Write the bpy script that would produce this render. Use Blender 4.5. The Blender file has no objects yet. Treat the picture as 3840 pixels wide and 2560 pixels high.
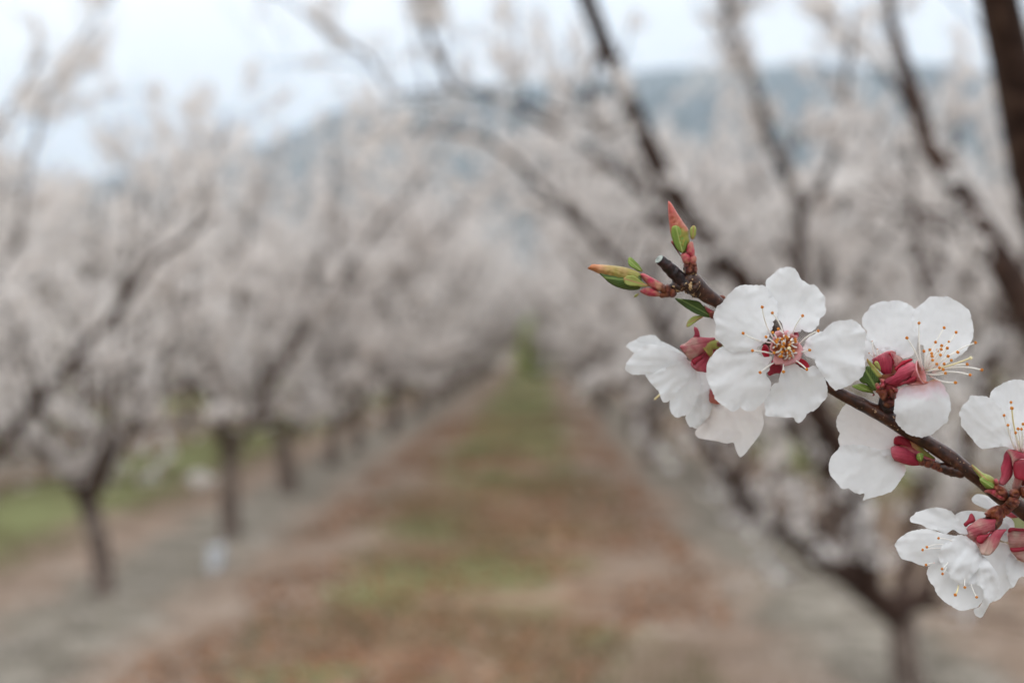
import bpy, math, random
import numpy as np
from mathutils import Vector, noise
from mathutils.geometry import delaunay_2d_cdt

R = math.radians
SC = bpy.context.scene
COL = SC.collection

# ------------------------------------------------------------------ camera
F_MM, SENS, WPX, HPX = 35.0, 22.3, 3840.0, 2560.0
FPX = F_MM / SENS * WPX                 # focal length in photo pixels
CAM_H = 1.4
FOCUS = 0.300
cam_d = bpy.data.cameras.new('camera')
cam = bpy.data.objects.new('camera', cam_d)
COL.objects.link(cam)
cam.location = (0, 0, CAM_H)
cam.rotation_euler = (R(90), 0, 0)
cam_d.sensor_width = SENS
cam_d.lens = F_MM
cam_d.clip_start = 0.02
cam_d.clip_end = 20000
cam_d.dof.use_dof = True
cam_d.dof.focus_distance = FOCUS
cam_d.dof.aperture_fstop = 8.0
cam_d.dof.aperture_blades = 0
SC.camera = cam
SC.render.resolution_x, SC.render.resolution_y = 1024, 682

# ------------------------------------------------------------------ world, sun, exposure
SUN_EL, SUN_AZ = 52.0, 200.0            # the sun sits behind thin cloud, over the camera's shoulder
W = bpy.data.worlds.new('World'); SC.world = W; W.use_nodes = True
nt = W.node_tree; nt.nodes.clear()
def N(nt, t, **kw):
    n = nt.nodes.new(t)
    for k, v in kw.items(): setattr(n, k, v)
    return n
wo = N(nt, 'ShaderNodeOutputWorld'); bg = N(nt, 'ShaderNodeBackground')
bg.inputs['Strength'].default_value = 0.1
sky = N(nt, 'ShaderNodeTexSky', sky_type='NISHITA', sun_disc=False, sun_elevation=R(SUN_EL), sun_rotation=R(SUN_AZ))
tc = N(nt, 'ShaderNodeTexCoord')
mp = N(nt, 'ShaderNodeMapping'); mp.inputs['Scale'].default_value = (2.2, 2.2, 6.5); mp.inputs['Location'].default_value = (0.35, 0.1, 0.5)
cn = N(nt, 'ShaderNodeTexNoise'); cn.inputs['Scale'].default_value = 1.6; cn.inputs['Detail'].default_value = 5; cn.inputs['Roughness'].default_value = 0.5
cr = N(nt, 'ShaderNodeValToRGB')
cr.color_ramp.elements[0].position = 0.30; cr.color_ramp.elements[0].color = (14.2, 14.8, 15.6, 1)
cr.color_ramp.elements[1].position = 0.66; cr.color_ramp.elements[1].color = (19.0, 19.2, 19.6, 1)
sep = N(nt, 'ShaderNodeSeparateXYZ')
zm = N(nt, 'ShaderNodeMapRange'); zm.inputs['From Min'].default_value = 0.1; zm.inputs['From Max'].default_value = 0.9
zm.inputs['To Min'].default_value = 1.0; zm.inputs['To Max'].default_value = 1.45
mul = N(nt, 'ShaderNodeVectorMath', operation='SCALE')
mx = N(nt, 'ShaderNodeMixRGB'); mx.inputs['Fac'].default_value = 0.88
L = nt.links.new
L(tc.outputs['Generated'], mp.inputs['Vector']); L(mp.outputs['Vector'], cn.inputs['Vector'])
L(cn.outputs['Fac'], cr.inputs['Fac'])
L(tc.outputs['Generated'], sep.inputs[0]); L(sep.outputs['Z'], zm.inputs['Value'])
L(cr.outputs['Color'], mul.inputs[0]); L(zm.outputs['Result'], mul.inputs['Scale'])
L(sky.outputs['Color'], mx.inputs['Color1']); L(mul.outputs['Vector'], mx.inputs['Color2'])
L(mx.outputs['Color'], bg.inputs['Color']); L(bg.outputs[0], wo.inputs['Surface'])

sd = bpy.data.lights.new('sun', 'SUN'); sun = bpy.data.objects.new('sun', sd); COL.objects.link(sun)
sd.energy = 0.6; sd.angle = R(30); sd.color = (1.0, 0.97, 0.93)
# direction towards the sun, azimuth measured like the Sky Texture's rotation
az = R(SUN_AZ)
sv = Vector((math.sin(az) * math.cos(R(SUN_EL)), math.cos(az) * math.cos(R(SUN_EL)), math.sin(R(SUN_EL))))
sun.rotation_euler = sv.to_track_quat('Z', 'Y').to_euler()

SC.view_settings.view_transform = 'Standard'
SC.view_settings.look = 'None'
SC.view_settings.gamma = 1
SC.view_settings.use_curve_mapping = False
SC.view_settings.exposure = -0.04
SC.cycles.max_bounces = 9
SC.cycles.diffuse_bounces = 8
SC.cycles.transmission_bounces = 4
SC.cycles.transparent_max_bounces = 4
SC.cycles.volume_bounces = 0

# ------------------------------------------------------------------ helpers
def lin(c):
    return tuple((v / 12.92 if v <= 0.04045 else ((v + 0.055) / 1.055) ** 2.4) for v in c)
def hx(s):
    s = s.lstrip('#'); return lin([int(s[i:i + 2], 16) / 255 for i in (0, 2, 4)]) + (1,)

def P(px, py, d):
    """photo pixel + distance in metres -> point of the place"""
    return Vector(((px - WPX / 2) / FPX * d, d, CAM_H + (HPX / 2 - py) / FPX * d))

def tag(o, label=None, cat=None, group=None, kind=None):
    if label: o['label'] = label
    if cat: o['category'] = cat
    if group: o['group'] = group
    if kind: o['kind'] = kind
    return o

def empty(name, loc=(0, 0, 0)):
    o = bpy.data.objects.new(name, None); COL.objects.link(o); o.location = loc
    o.empty_display_size = 0.05
    return o

def link(name, me, parent=None):
    o = bpy.data.objects.new(name, me); COL.objects.link(o)
    if parent is not None:
        o.parent = parent
        w = Vector((0, 0, 0)); p = parent
        while p is not None:
            w += p.location; p = p.parent
        o.location = -w                  # meshes are written in world coordinates
    return o

def mesh(name, verts, faces, mats, uvs=None, smooth=True, midx=None):
    me = bpy.data.meshes.new(name)
    me.from_pydata([tuple(v) for v in verts], [], faces)
    for m in (mats if isinstance(mats, (list, tuple)) else [mats]): me.materials.append(m)
    if uvs is not None:
        uvl = me.uv_layers.new(name='UVMap')
        vi = np.empty(len(me.loops), dtype=np.int32); me.loops.foreach_get('vertex_index', vi)
        uvl.data.foreach_set('uv', np.asarray(uvs, dtype=np.float32)[vi].ravel())
    if midx is not None: me.polygons.foreach_set('material_index', np.asarray(midx, dtype=np.int32))
    if smooth: me.polygons.foreach_set('use_smooth', np.ones(len(me.polygons), dtype=bool))
    me.update()
    return me

def mesh_np(name, V, Fq, mats, smooth=False, midx=None):
    """fast: V (n,3), Fq (m,k) all faces with k corners"""
    me = bpy.data.meshes.new(name)
    V = np.asarray(V, dtype=np.float32); Fq = np.asarray(Fq, dtype=np.int32)
    k = Fq.shape[1]
    me.vertices.add(len(V)); me.vertices.foreach_set('co', V.ravel())
    me.loops.add(Fq.size); me.loops.foreach_set('vertex_index', Fq.ravel())
    me.polygons.add(len(Fq))
    me.polygons.foreach_set('loop_start', np.arange(0, Fq.size, k, dtype=np.int32))
    me.polygons.foreach_set('loop_total', np.full(len(Fq), k, dtype=np.int32))
    for m in (mats if isinstance(mats, (list, tuple)) else [mats]): me.materials.append(m)
    if midx is not None: me.polygons.foreach_set('material_index', np.asarray(midx, dtype=np.int32))
    if smooth: me.polygons.foreach_set('use_smooth', np.ones(len(Fq), dtype=bool))
    me.update(calc_edges=True); me.validate()
    return me

# ------------------------------------------------------------------ materials
def newmat(name):
    m = bpy.data.materials.new(name); m.use_nodes = True
    m.node_tree.nodes.clear(); return m, m.node_tree

def ramp(nt, stops, fac=None):
    r = N(nt, 'ShaderNodeValToRGB'); e = r.color_ramp.elements
    while len(e) > 1: e.remove(e[-1])
    e[0].position, e[0].color = stops[0]
    for p, c in stops[1:]:
        q = e.new(p); q.color = c
    if fac is not None: nt.links.new(fac, r.inputs['Fac'])
    return r

def uv_mat(name, stops, rough=0.5, trans=0.0, vein=0.0, veinscale=(14, 2.2, 1), noise_amt=0.06, spec=0.4, tint_noise=None, bump=0.15, midrib=None):
    """colour runs along the organ (UV.y from its base to its tip); fine relief follows the veins"""
    m, nt = newmat(name); l = nt.links.new
    out = N(nt, 'ShaderNodeOutputMaterial'); pb = N(nt, 'ShaderNodeBsdfPrincipled')
    pb.inputs['Roughness'].default_value = rough
    pb.inputs['Specular IOR Level'].default_value = spec
    uv = N(nt, 'ShaderNodeUVMap'); sp = N(nt, 'ShaderNodeSeparateXYZ'); l(uv.outputs[0], sp.inputs[0])
    geo = N(nt, 'ShaderNodeNewGeometry')
    n1 = N(nt, 'ShaderNodeTexNoise'); n1.inputs['Scale'].default_value = 420; n1.inputs['Detail'].default_value = 3
    l(geo.outputs['Position'], n1.inputs['Vector'])
    ad = N(nt, 'ShaderNodeMath', operation='MULTIPLY_ADD'); l(n1.outputs['Fac'], ad.inputs[0]); ad.inputs[1].default_value = noise_amt * 4
    ad.inputs[2].default_value = -noise_amt * 2
    a2 = N(nt, 'ShaderNodeMath', operation='ADD'); l(ad.outputs[0], a2.inputs[0]); l(sp.outputs['Y'], a2.inputs[1])
    r = ramp(nt, stops, a2.outputs[0])
    mp = N(nt, 'ShaderNodeMapping'); mp.inputs['Scale'].default_value = veinscale; l(uv.outputs[0], mp.inputs['Vector'])
    n2 = N(nt, 'ShaderNodeTexNoise'); n2.inputs['Scale'].default_value = 1.6; n2.inputs['Detail'].default_value = 6; n2.inputs['Roughness'].default_value = 0.6
    l(mp.outputs[0], n2.inputs['Vector'])
    col = r.outputs['Color']
    if vein > 0:
        mm = N(nt, 'ShaderNodeMixRGB', blend_type='MULTIPLY'); mm.inputs['Fac'].default_value = vein
        vr = ramp(nt, [(0.35, (0.55, 0.5, 0.5, 1)), (0.6, (1, 1, 1, 1))], n2.outputs['Fac'])
        l(col, mm.inputs['Color1']); l(vr.outputs['Color'], mm.inputs['Color2']); col = mm.outputs['Color']
    if tint_noise:
        c2, s2, amt = tint_noise
        n3 = N(nt, 'ShaderNodeTexNoise'); n3.inputs['Scale'].default_value = s2; n3.inputs['Detail'].default_value = 2
        l(geo.outputs['Position'], n3.inputs['Vector'])
        tr = ramp(nt, [(0.42, (0, 0, 0, 1)), (0.68, (amt, amt, amt, 1))], n3.outputs['Fac'])
        tm = N(nt, 'ShaderNodeMixRGB'); l(tr.outputs['Color'], tm.inputs['Fac']); l(col, tm.inputs['Color1']); tm.inputs['Color2'].default_value = c2
        col = tm.outputs['Color']
    if midrib:                           # midrib and side veins drawn by the leaf's own coordinates
        ab = N(nt, 'ShaderNodeMath', operation='ABSOLUTE'); sb = N(nt, 'ShaderNodeMath', operation='SUBTRACT'); l(sp.outputs['X'], sb.inputs[0]); sb.inputs[1].default_value = 0.5; l(sb.outputs[0], ab.inputs[0])
        wv = N(nt, 'ShaderNodeMath', operation='MULTIPLY_ADD'); l(ab.outputs[0], wv.inputs[0]); wv.inputs[1].default_value = -1.3; l(sp.outputs['Y'], wv.inputs[2])
        w2 = N(nt, 'ShaderNodeMath', operation='SINE'); w3 = N(nt, 'ShaderNodeMath', operation='MULTIPLY'); l(wv.outputs[0], w3.inputs[0]); w3.inputs[1].default_value = 44; l(w3.outputs[0], w2.inputs[0])
        r1 = ramp(nt, [(0.02, (1, 1, 1, 1)), (0.07, (0, 0, 0, 1))], ab.outputs[0]); r2 = ramp(nt, [(0.80, (0, 0, 0, 1)), (0.97, (.55, .55, .55, 1))], w2.outputs[0])
        mxm = N(nt, 'ShaderNodeMath', operation='MAXIMUM'); l(r1.outputs[0], mxm.inputs[0]); l(r2.outputs[0], mxm.inputs[1])
        mm2 = N(nt, 'ShaderNodeMixRGB'); l(mxm.outputs[0], mm2.inputs[0]); l(col, mm2.inputs[1]); mm2.inputs[2].default_value = midrib; col = mm2.outputs[0]
    l(col, pb.inputs['Base Color'])
    bp = N(nt, 'ShaderNodeBump'); bp.inputs['Strength'].default_value = bump; bp.inputs['Distance'].default_value = 0.0004
    l(n2.outputs['Fac'], bp.inputs['Height']); l(bp.outputs[0], pb.inputs['Normal'])
    if trans > 0:
        tl = N(nt, 'ShaderNodeBsdfTranslucent'); l(col, tl.inputs['Color']); l(bp.outputs[0], tl.inputs['Normal'])
        mxs = N(nt, 'ShaderNodeMixShader'); mxs.inputs[0].default_value = trans
        l(pb.outputs[0], mxs.inputs[1]); l(tl.outputs[0], mxs.inputs[2]); l(mxs.outputs[0], out.inputs[0])
    else:
        l(pb.outputs[0], out.inputs[0])
    return m

WHITE = (0.74, 0.745, 0.745, 1)
M = {}
M['petal'] = uv_mat('petal_white', [(0.0, (0.72, 0.60, 0.58, 1)), (0.10, (0.72, 0.69, 0.70, 1)), (0.2, WHITE)], rough=0.62, trans=0.36, vein=0.03, veinscale=(6, 1.5, 1), spec=0.25, bump=0.12, noise_amt=0.03)
M['petal_stain'] = uv_mat('petal_stained_base', [(0.0, (0.50, 0.30, 0.14, 1)), (0.07, (0.62, 0.35, 0.32, 1)), (0.2, (0.70, 0.58, 0.62, 1)), (0.38, WHITE)], rough=0.62, trans=0.34, vein=0.05, veinscale=(5, 1.5, 1), spec=0.25, bump=0.12, noise_amt=0.09)
M['petal_cream'] = uv_mat('petal_cream', [(0.0, (0.68, 0.52, 0.50, 1)), (0.15, (0.74, 0.70, 0.68, 1)), (0.5, (0.76, 0.72, 0.695, 1)), (1.0, (0.77, 0.755, 0.74, 1))], rough=0.62, trans=0.34, vein=0.05, veinscale=(6, 1.5, 1), spec=0.25, bump=0.12, noise_amt=0.05)
M['sepal'] = uv_mat('sepal_red', [(0.0, hx('#86283a')), (0.3, hx('#b0304a')), (0.7, hx('#c85064')), (1.0, hx('#d08088'))], rough=0.55, trans=0.15, vein=0.6, veinscale=(7, 1.4, 1), noise_amt=0.2, tint_noise=(hx('#98203a'), 420, 0.9), bump=0.9)
M['sepal_pale'] = uv_mat('sepal_pale', [(0.0, hx('#b04858')), (0.25, hx('#b85c64')), (0.6, hx('#c49a8e')), (1.0, hx('#cdb4a4'))], rough=0.55, trans=0.15, vein=0.55, veinscale=(8, 1.0, 1), noise_amt=0.2, tint_noise=(hx('#a8324a'), 380, 0.8), bump=0.9)
M['sepal_dark'] = uv_mat('sepal_inside_crimson', [(0.0, hx('#801828')), (1.0, hx('#a01c34'))], rough=0.4, trans=0.12, vein=0.3, noise_amt=0.1, bump=0.4)
M['sepal_bright'] = uv_mat('sepal_inside_scarlet', [(0.0, hx('#b81c38')), (1.0, hx('#c4203a'))], rough=0.4, trans=0.3, vein=0.2, noise_amt=0.1, bump=0.3)
M['cup'] = uv_mat('cup_pink', [(0.0, hx('#b46c34')), (0.35, hx('#cc7850')), (0.6, hx('#d07e74')), (1.0, hx('#e0a8ac'))], rough=0.5, trans=0.15, vein=0.25, veinscale=(40, 1, 1), noise_amt=0.1, bump=0.3)
M['cup_red'] = uv_mat('cup_outer_red', [(0.0, hx('#7c3030')), (0.5, hx('#a03848')), (1.0, hx('#c06a6c'))], rough=0.42, vein=0.3, noise_amt=0.15, tint_noise=(hx('#8a6a38'), 200, 0.5), bump=0.3)
M['filament'] = uv_mat('filament_white', [(0.0, (0.90, 0.70, 0.68, 1)), (0.25, (0.93, 0.90, 0.87, 1)), (1.0, (0.94, 0.93, 0.89, 1))], rough=0.5, trans=0.45, bump=0.0)
M['anther'] = uv_mat('anther_orange', [(0.0, hx('#c87818')), (1.0, hx('#c06818'))], rough=0.75, noise_amt=0.2, tint_noise=(hx('#e0a040'), 2600, 0.7), bump=0.6)
M['pistil'] = uv_mat('pistil_yellow', [(0.0, (0.80, 0.72, 0.50, 1)), (1.0, (0.80, 0.70, 0.36, 1))], rough=0.5, trans=0.15, bump=0.0)
M['leaf'] = uv_mat('young_leaf_green', [(0.0, hx('#6e7430')), (0.4, hx('#74903a')), (0.85, hx('#86a046')), (1.0, hx('#a0b058'))], rough=0.45, midrib=hx('#a8b46a'), trans=0.2, vein=0.3, veinscale=(5, 3, 1), noise_amt=0.06, bump=0.5)
M['leaf_dark'] = uv_mat('leaf_dark_green', [(0.0, hx('#4a5626')), (0.5, hx('#46642c')), (1.0, hx('#4e6030'))], rough=0.45, midrib=hx('#7e9450'), trans=0.15, vein=0.35, veinscale=(5, 3, 1), noise_amt=0.06, bump=0.6)
M['leaf_light'] = uv_mat('leaf_light_green', [(0.0, hx('#a09048')), (0.4, hx('#a4b25a')), (0.9, hx('#aebb66')), (1.0, hx('#c4a060'))], rough=0.45, midrib=hx('#c08868'), trans=0.25, vein=0.25, noise_amt=0.06, bump=0.4)
M['bud_up'] = uv_mat('bud_green_to_red', [(0.0, hx('#8a9040')), (0.35, hx('#98903e')), (0.55, hx('#b46c50')), (0.75, hx('#bc5850')), (1.0, hx('#c8604c'))], rough=0.45, trans=0.12, vein=0.35, veinscale=(5, 2, 1), noise_amt=0.16, bump=0.6)
M['bud_side'] = uv_mat('bud_rolled_leaf', [(0.0, hx('#8c9040')), (0.5, hx('#a09048')), (0.8, hx('#c08a60')), (1.0, hx('#b46834'))], rough=0.45, trans=0.12, vein=0.35, veinscale=(5, 2, 1), noise_amt=0.10, tint_noise=(hx('#c88070'), 200, 0.5), bump=0.6)
M['scale'] = uv_mat('bud_scale_pink', [(0.0, hx('#7a2a20')), (0.2, hx('#b83c44')), (0.6, hx('#c43a54')), (1.0, hx('#cc5c64'))], rough=0.5, trans=0.08, vein=0.6, noise_amt=0.3, tint_noise=(hx('#c89a78'), 800, 0.7), bump=0.9)
M['scale_dark'] = uv_mat('bud_scale_dark', [(0.0, hx('#38201c')), (0.5, hx('#6a3028')), (1.0, hx('#8c4430'))], rough=0.4, vein=0.4, noise_amt=0.3, tint_noise=(hx('#9a5c34'), 900, 0.7), bump=1.0)
M['cutwood'] = uv_mat('cut_wood_pale', [(0.0, hx('#b4b8b0')), (1.0, hx('#98a098'))], rough=0.8, noise_amt=0.4, tint_noise=(hx('#6e7470'), 1800, 0.8), bump=0.6)

def bark_mat(name, c1, c2, c3, scale, rough, spots=None, bump=0.6, dist=0.002, spec=0.4):
    m, nt = newmat(name); l = nt.links.new
    out = N(nt, 'ShaderNodeOutputMaterial'); pb = N(nt, 'ShaderNodeBsdfPrincipled')
    pb.inputs['Roughness'].default_value = rough; pb.inputs['Specular IOR Level'].default_value = spec
    geo = N(nt, 'ShaderNodeNewGeometry')
    n1 = N(nt, 'ShaderNodeTexNoise'); n1.inputs['Scale'].default_value = scale; n1.inputs['Detail'].default_value = 5
    l(geo.outputs['Position'], n1.inputs['Vector'])
    r = ramp(nt, [(0.35, c1), (0.52, c2), (0.70, c3)], n1.outputs['Fac'])
    col = r.outputs['Color']; h = n1.outputs['Fac']
    if spots:
        v = N(nt, 'ShaderNodeTexNoise'); v.inputs['Scale'].default_value = spots[0]; v.inputs['Detail'].default_value = 1.5
        l(geo.outputs['Position'], v.inputs['Vector'])
        sr = ramp(nt, [(spots[1], (0, 0, 0, 1)), (spots[1] + 0.03, (1, 1, 1, 1))], v.outputs['Fac'])
        mmx = N(nt, 'ShaderNodeMixRGB'); l(sr.outputs['Color'], mmx.inputs['Fac']); l(col, mmx.inputs['Color1']); mmx.inputs['Color2'].default_value = spots[2]
        col = mmx.outputs['Color']
    l(col, pb.inputs['Base Color'])
    bp = N(nt, 'ShaderNodeBump'); bp.inputs['Strength'].default_value = bump; bp.inputs['Distance'].default_value = dist
    l(h, bp.inputs['Height']); l(bp.outputs[0], pb.inputs['Normal']); l(pb.outputs[0], out.inputs[0])
    return m

M['twig'] = bark_mat('young_twig_bark', hx('#24120d'), hx('#3c1f14'), hx('#54301f'), 700, 0.34, spots=(1700, 0.69, hx('#a8886a')), bump=0.6, dist=0.0003)
M['knot'] = bark_mat('old_twig_bark', hx('#1e1412'), hx('#3a221a'), hx('#6a4a34'), 900, 0.42, spots=(1100, 0.565, hx('#b0946c')), bump=0.9, dist=0.0006)
M['stub'] = bark_mat('stub_bark', hx('#140e10'), hx('#26181a'), hx('#3a2422'), 900, 0.36, bump=0.6, dist=0.0005)
M['bark'] = bark_mat('apricot_bark', hx('#21140f'), hx('#3b2a22'), hx('#5c483c'), 38, 0.85, bump=0.8, dist=0.006, spec=0.2)
M['trunkbark'] = bark_mat('apricot_trunk_bark', hx('#463a34'), hx('#6c5e55'), hx('#90847a'), 30, 0.9, bump=0.9, dist=0.008, spec=0.2)
M['limbbark'] = bark_mat('apricot_limb_bark', hx('#382c27'), hx('#56483f'), hx('#766860'), 34, 0.9, bump=0.8, dist=0.006, spec=0.2)
M['shoot'] = bark_mat('apricot_shoot_bark', hx('#3a2a26'), hx('#564038'), hx('#70584c'), 60, 0.7, bump=0.2, spec=0.3)

def blossom_mat(name, c):
    m, nt = newmat(name); l = nt.links.new
    out = N(nt, 'ShaderNodeOutputMaterial'); d = N(nt, 'ShaderNodeBsdfDiffuse'); t = N(nt, 'ShaderNodeBsdfTranslucent')
    geo = N(nt, 'ShaderNodeNewGeometry')
    n1 = N(nt, 'ShaderNodeTexNoise'); n1.inputs['Scale'].default_value = 2.6; n1.inputs['Detail'].default_value = 3
    l(geo.outputs['Position'], n1.inputs['Vector'])
    r = ramp(nt, [(0.3, (c[0] * 0.95, c[1] * 0.92, c[2] * 0.90, 1)), (0.7, (c[0], c[1], c[2], 1))], n1.outputs['Fac'])
    l(r.outputs[0], d.inputs[0]); l(r.outputs[0], t.inputs[0])
    mxs = N(nt, 'ShaderNodeMixShader'); mxs.inputs[0].default_value = 0.5
    l(d.outputs[0], mxs.inputs[1]); l(t.outputs[0], mxs.inputs[2]); l(mxs.outputs[0], out.inputs[0])
    return m
M['blossom'] = blossom_mat('apricot_blossom', (0.90, 0.87, 0.845))

def simple_mat(name, c, rough=0.8, trans=0.0, c2=None, scale=5.0):
    m, nt = newmat(name); l = nt.links.new
    out = N(nt, 'ShaderNodeOutputMaterial'); pb = N(nt, 'ShaderNodeBsdfPrincipled')
    pb.inputs['Roughness'].default_value = rough; pb.inputs['Specular IOR Level'].default_value = 0.25
    geo = N(nt, 'ShaderNodeNewGeometry'); n1 = N(nt, 'ShaderNodeTexNoise'); n1.inputs['Scale'].default_value = scale; n1.inputs['Detail'].default_value = 4
    l(geo.outputs['Position'], n1.inputs['Vector'])
    c2 = c2 or tuple(v * 0.7 for v in c[:3]) + (1,)
    r = ramp(nt, [(0.35, c2), (0.65, c)], n1.outputs['Fac'])
    l(r.outputs[0], pb.inputs['Base Color'])
    if trans:
        t = N(nt, 'ShaderNodeBsdfTranslucent'); l(r.outputs[0], t.inputs[0]); mxs = N(nt, 'ShaderNodeMixShader'); mxs.inputs[0].default_value = trans
        l(pb.outputs[0], mxs.inputs[1]); l(t.outputs[0], mxs.inputs[2]); l(mxs.outputs[0], out.inputs[0])
    else: l(pb.outputs[0], out.inputs[0])
    return m
M['grass'] = simple_mat('grass_blades', (0.18, 0.185, 0.085, 1), 0.6, 0.3, (0.23, 0.18, 0.10, 1), 3.0)
M['dryleaf'] = simple_mat('dry_leaves', (0.32, 0.15, 0.075, 1), 0.85, 0.1, (0.25, 0.14, 0.08, 1), 6.0)
M['fallen'] = simple_mat('fallen_petals', (0.66, 0.60, 0.56, 1), 0.8, 0.2, (0.5, 0.42, 0.38, 1), 8.0)
M['bush'] = simple_mat('bush_leaves', (0.62, 0.70, 0.28, 1), 0.6, 0.6, (0.52, 0.60, 0.22, 1), 2.0)
M['guard'] = simple_mat('white_plastic', (0.75, 0.76, 0.78, 1), 0.5, 0.15, (0.6, 0.62, 0.63, 1), 30.0)

# ------------------------------------------------------------------ orchard layout
LEAN = 95.0 / FPX                        # the rows run this much to the right per metre away
PITCH = 3.85
def RX(x0, y): return x0 + LEAN * y

# ------------------------------------------------------------------ ground
def ground_material():
    m, nt = newmat('orchard_soil'); l = nt.links.new
    out = N(nt, 'ShaderNodeOutputMaterial'); pb = N(nt, 'ShaderNodeBsdfPrincipled')
    pb.inputs['Roughness'].default_value = 0.95; pb.inputs['Specular IOR Level'].default_value = 0.1
    geo = N(nt, 'ShaderNodeNewGeometry'); sp = N(nt, 'ShaderNodeSeparateXYZ'); l(geo.outputs['Position'], sp.inputs[0])
    def mth(op, a, b=None, c=None):
        n = N(nt, 'ShaderNodeMath', operation=op)
        for i, v in enumerate((a, b, c)):
            if v is None: continue
            if isinstance(v, (int, float)): n.inputs[i].default_value = v
            else: l(v, n.inputs[i])
        return n.outputs[0]
    def nz(scale, detail=4, loc=0.0, sc=(1, 1, 1), rough=0.55):
        mp = N(nt, 'ShaderNodeMapping'); mp.inputs['Scale'].default_value = sc; mp.inputs['Location'].default_value = (loc, loc, 0)
        l(geo.outputs['Position'], mp.inputs[0])
        n = N(nt, 'ShaderNodeTexNoise'); n.inputs['Scale'].default_value = scale; n.inputs['Detail'].default_value = detail; n.inputs['Roughness'].default_value = rough
        l(mp.outputs[0], n.inputs['Vector']); return n.outputs['Fac']
    xr = mth('MULTIPLY_ADD', sp.outputs['Y'], -LEAN, sp.outputs['X'])
    wob = mth('MULTIPLY_ADD', nz(0.9, 3, 7), 0.7, -0.35)
    t = mth('FRACT', mth('DIVIDE', mth('ADD', mth('ADD', xr, wob), 2.3 + PITCH * 40), PITCH))
    d = mth('SUBTRACT', 0.5, mth('ABSOLUTE', mth('SUBTRACT', t, 0.5)))      # 0 at a row, .5 mid-aisle
    n_f = nz(9, 6, 1); n_m = nz(1.7, 5, 3); n_m2 = nz(2.6, 6, 17, rough=0.65); n_l = nz(0.75, 4, 11, (1, 0.6, 1))
    def mix(f, a, b):
        n = N(nt, 'ShaderNodeMixRGB')
        if isinstance(f, (int, float)): n.inputs[0].default_value = f
        else: l(f, n.inputs[0])
        for i, v in ((1, a), (2, b)):
            if isinstance(v, tuple): n.inputs[i].default_value = v
            else: l(v, n.inputs[i])
        return n.outputs[0]
    grey = ramp(nt, [(0.32, (0.115, 0.10, 0.078, 1)), (0.5, (0.20, 0.175, 0.138, 1)), (0.68, (0.345, 0.31, 0.26, 1))], n_m2).outputs[0]
    pink = ramp(nt, [(0.32, (0.17, 0.115, 0.08, 1)), (0.52, (0.25, 0.182, 0.135, 1)), (0.68, (0.34, 0.27, 0.215, 1))], n_m).outputs[0]
    brown = ramp(nt, [(0.35, (0.16, 0.088, 0.055, 1)), (0.5, (0.245, 0.155, 0.10, 1)), (0.64, (0.31, 0.235, 0.165, 1))], nz(2.8, 6, 21, rough=0.65)).outputs[0]
    green = ramp(nt, [(0.3, (0.155, 0.145, 0.065, 1)), (0.55, (0.185, 0.195, 0.085, 1)), (0.75, (0.22, 0.25, 0.115, 1))], n_m).outputs[0]
    dn = mth('ADD', d, mth('MULTIPLY_ADD', n_m, 0.22, -0.11))
    def step(a, b, v):
        n = N(nt, 'ShaderNodeMapRange', interpolation_type='SMOOTHSTEP'); n.inputs['From Min'].default_value = a; n.inputs['From Max'].default_value = b
        l(v, n.inputs['Value']); return n.outputs[0]
    c = mix(step(0.05, 0.15, dn), grey, pink)
    # how green the aisle is: the next aisle to the left is greener, ours greens with distance
    left = step(2.3, 2.9, mth('MULTIPLY', xr, -1.0))
    far = step(9.0, 26.0, sp.outputs['Y'])
    gsum = mth('ADD', mth('MULTIPLY_ADD', left, 0.17, n_l), mth('MULTIPLY', far, 0.11))
    mid = mix(step(0.49, 0.57, gsum), brown, green)
    c = mix(step(0.25, 0.38, dn), c, mid)
    fine = ramp(nt, [(0.33, (0.58, 0.57, 0.55, 1)), (0.64, (1.2, 1.2, 1.2, 1))], nz(6.5, 8, 5, rough=0.7)).outputs[0]
    mm = N(nt, 'ShaderNodeMixRGB', blend_type='MULTIPLY'); mm.inputs[0].default_value = 0.8; l(c, mm.inputs[1]); l(fine, mm.inputs[2])
    l(mm.outputs[0], pb.inputs['Base Color'])
    bp = N(nt, 'ShaderNodeBump'); bp.inputs['Strength'].default_value = 0.7; bp.inputs['Distance'].default_value = 0.03
    l(n_f, bp.inputs['Height']); l(bp.outputs[0], pb.inputs['Normal']); l(pb.outputs[0], out.inputs[0])
    return m
def gz(x, y):
    r = math.hypot(x, y)
    k = 1.0 if r < 60 else max(0.0, 1 - (r - 60) / 60)
    return k * (0.045 * noise.noise(Vector((x * 0.5, y * 0.5, 0))) + 0.02 * noise.noise(Vector((x * 2.3, y * 2.3, 5))))
def build_ground():
    a = np.concatenate([-np.geomspace(4500, 13, 26), np.arange(-12, 12.01, 0.25), np.geomspace(13, 4500, 26)])
    b = np.concatenate([-np.geomspace(4500, 3, 22), np.arange(-2, 30.01, 0.25), np.geomspace(31, 4500, 34)])
    V = [(x, y, gz(x, y)) for y in b for x in a]
    n = len(a); F = [(j * n + i, j * n + i + 1, (j + 1) * n + i + 1, (j + 1) * n + i) for j in range(len(b) - 1) for i in range(n - 1)]
    o = link('ground', mesh('ground', V, F, ground_material()))
    tag(o, kind='structure')
build_ground()

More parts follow.
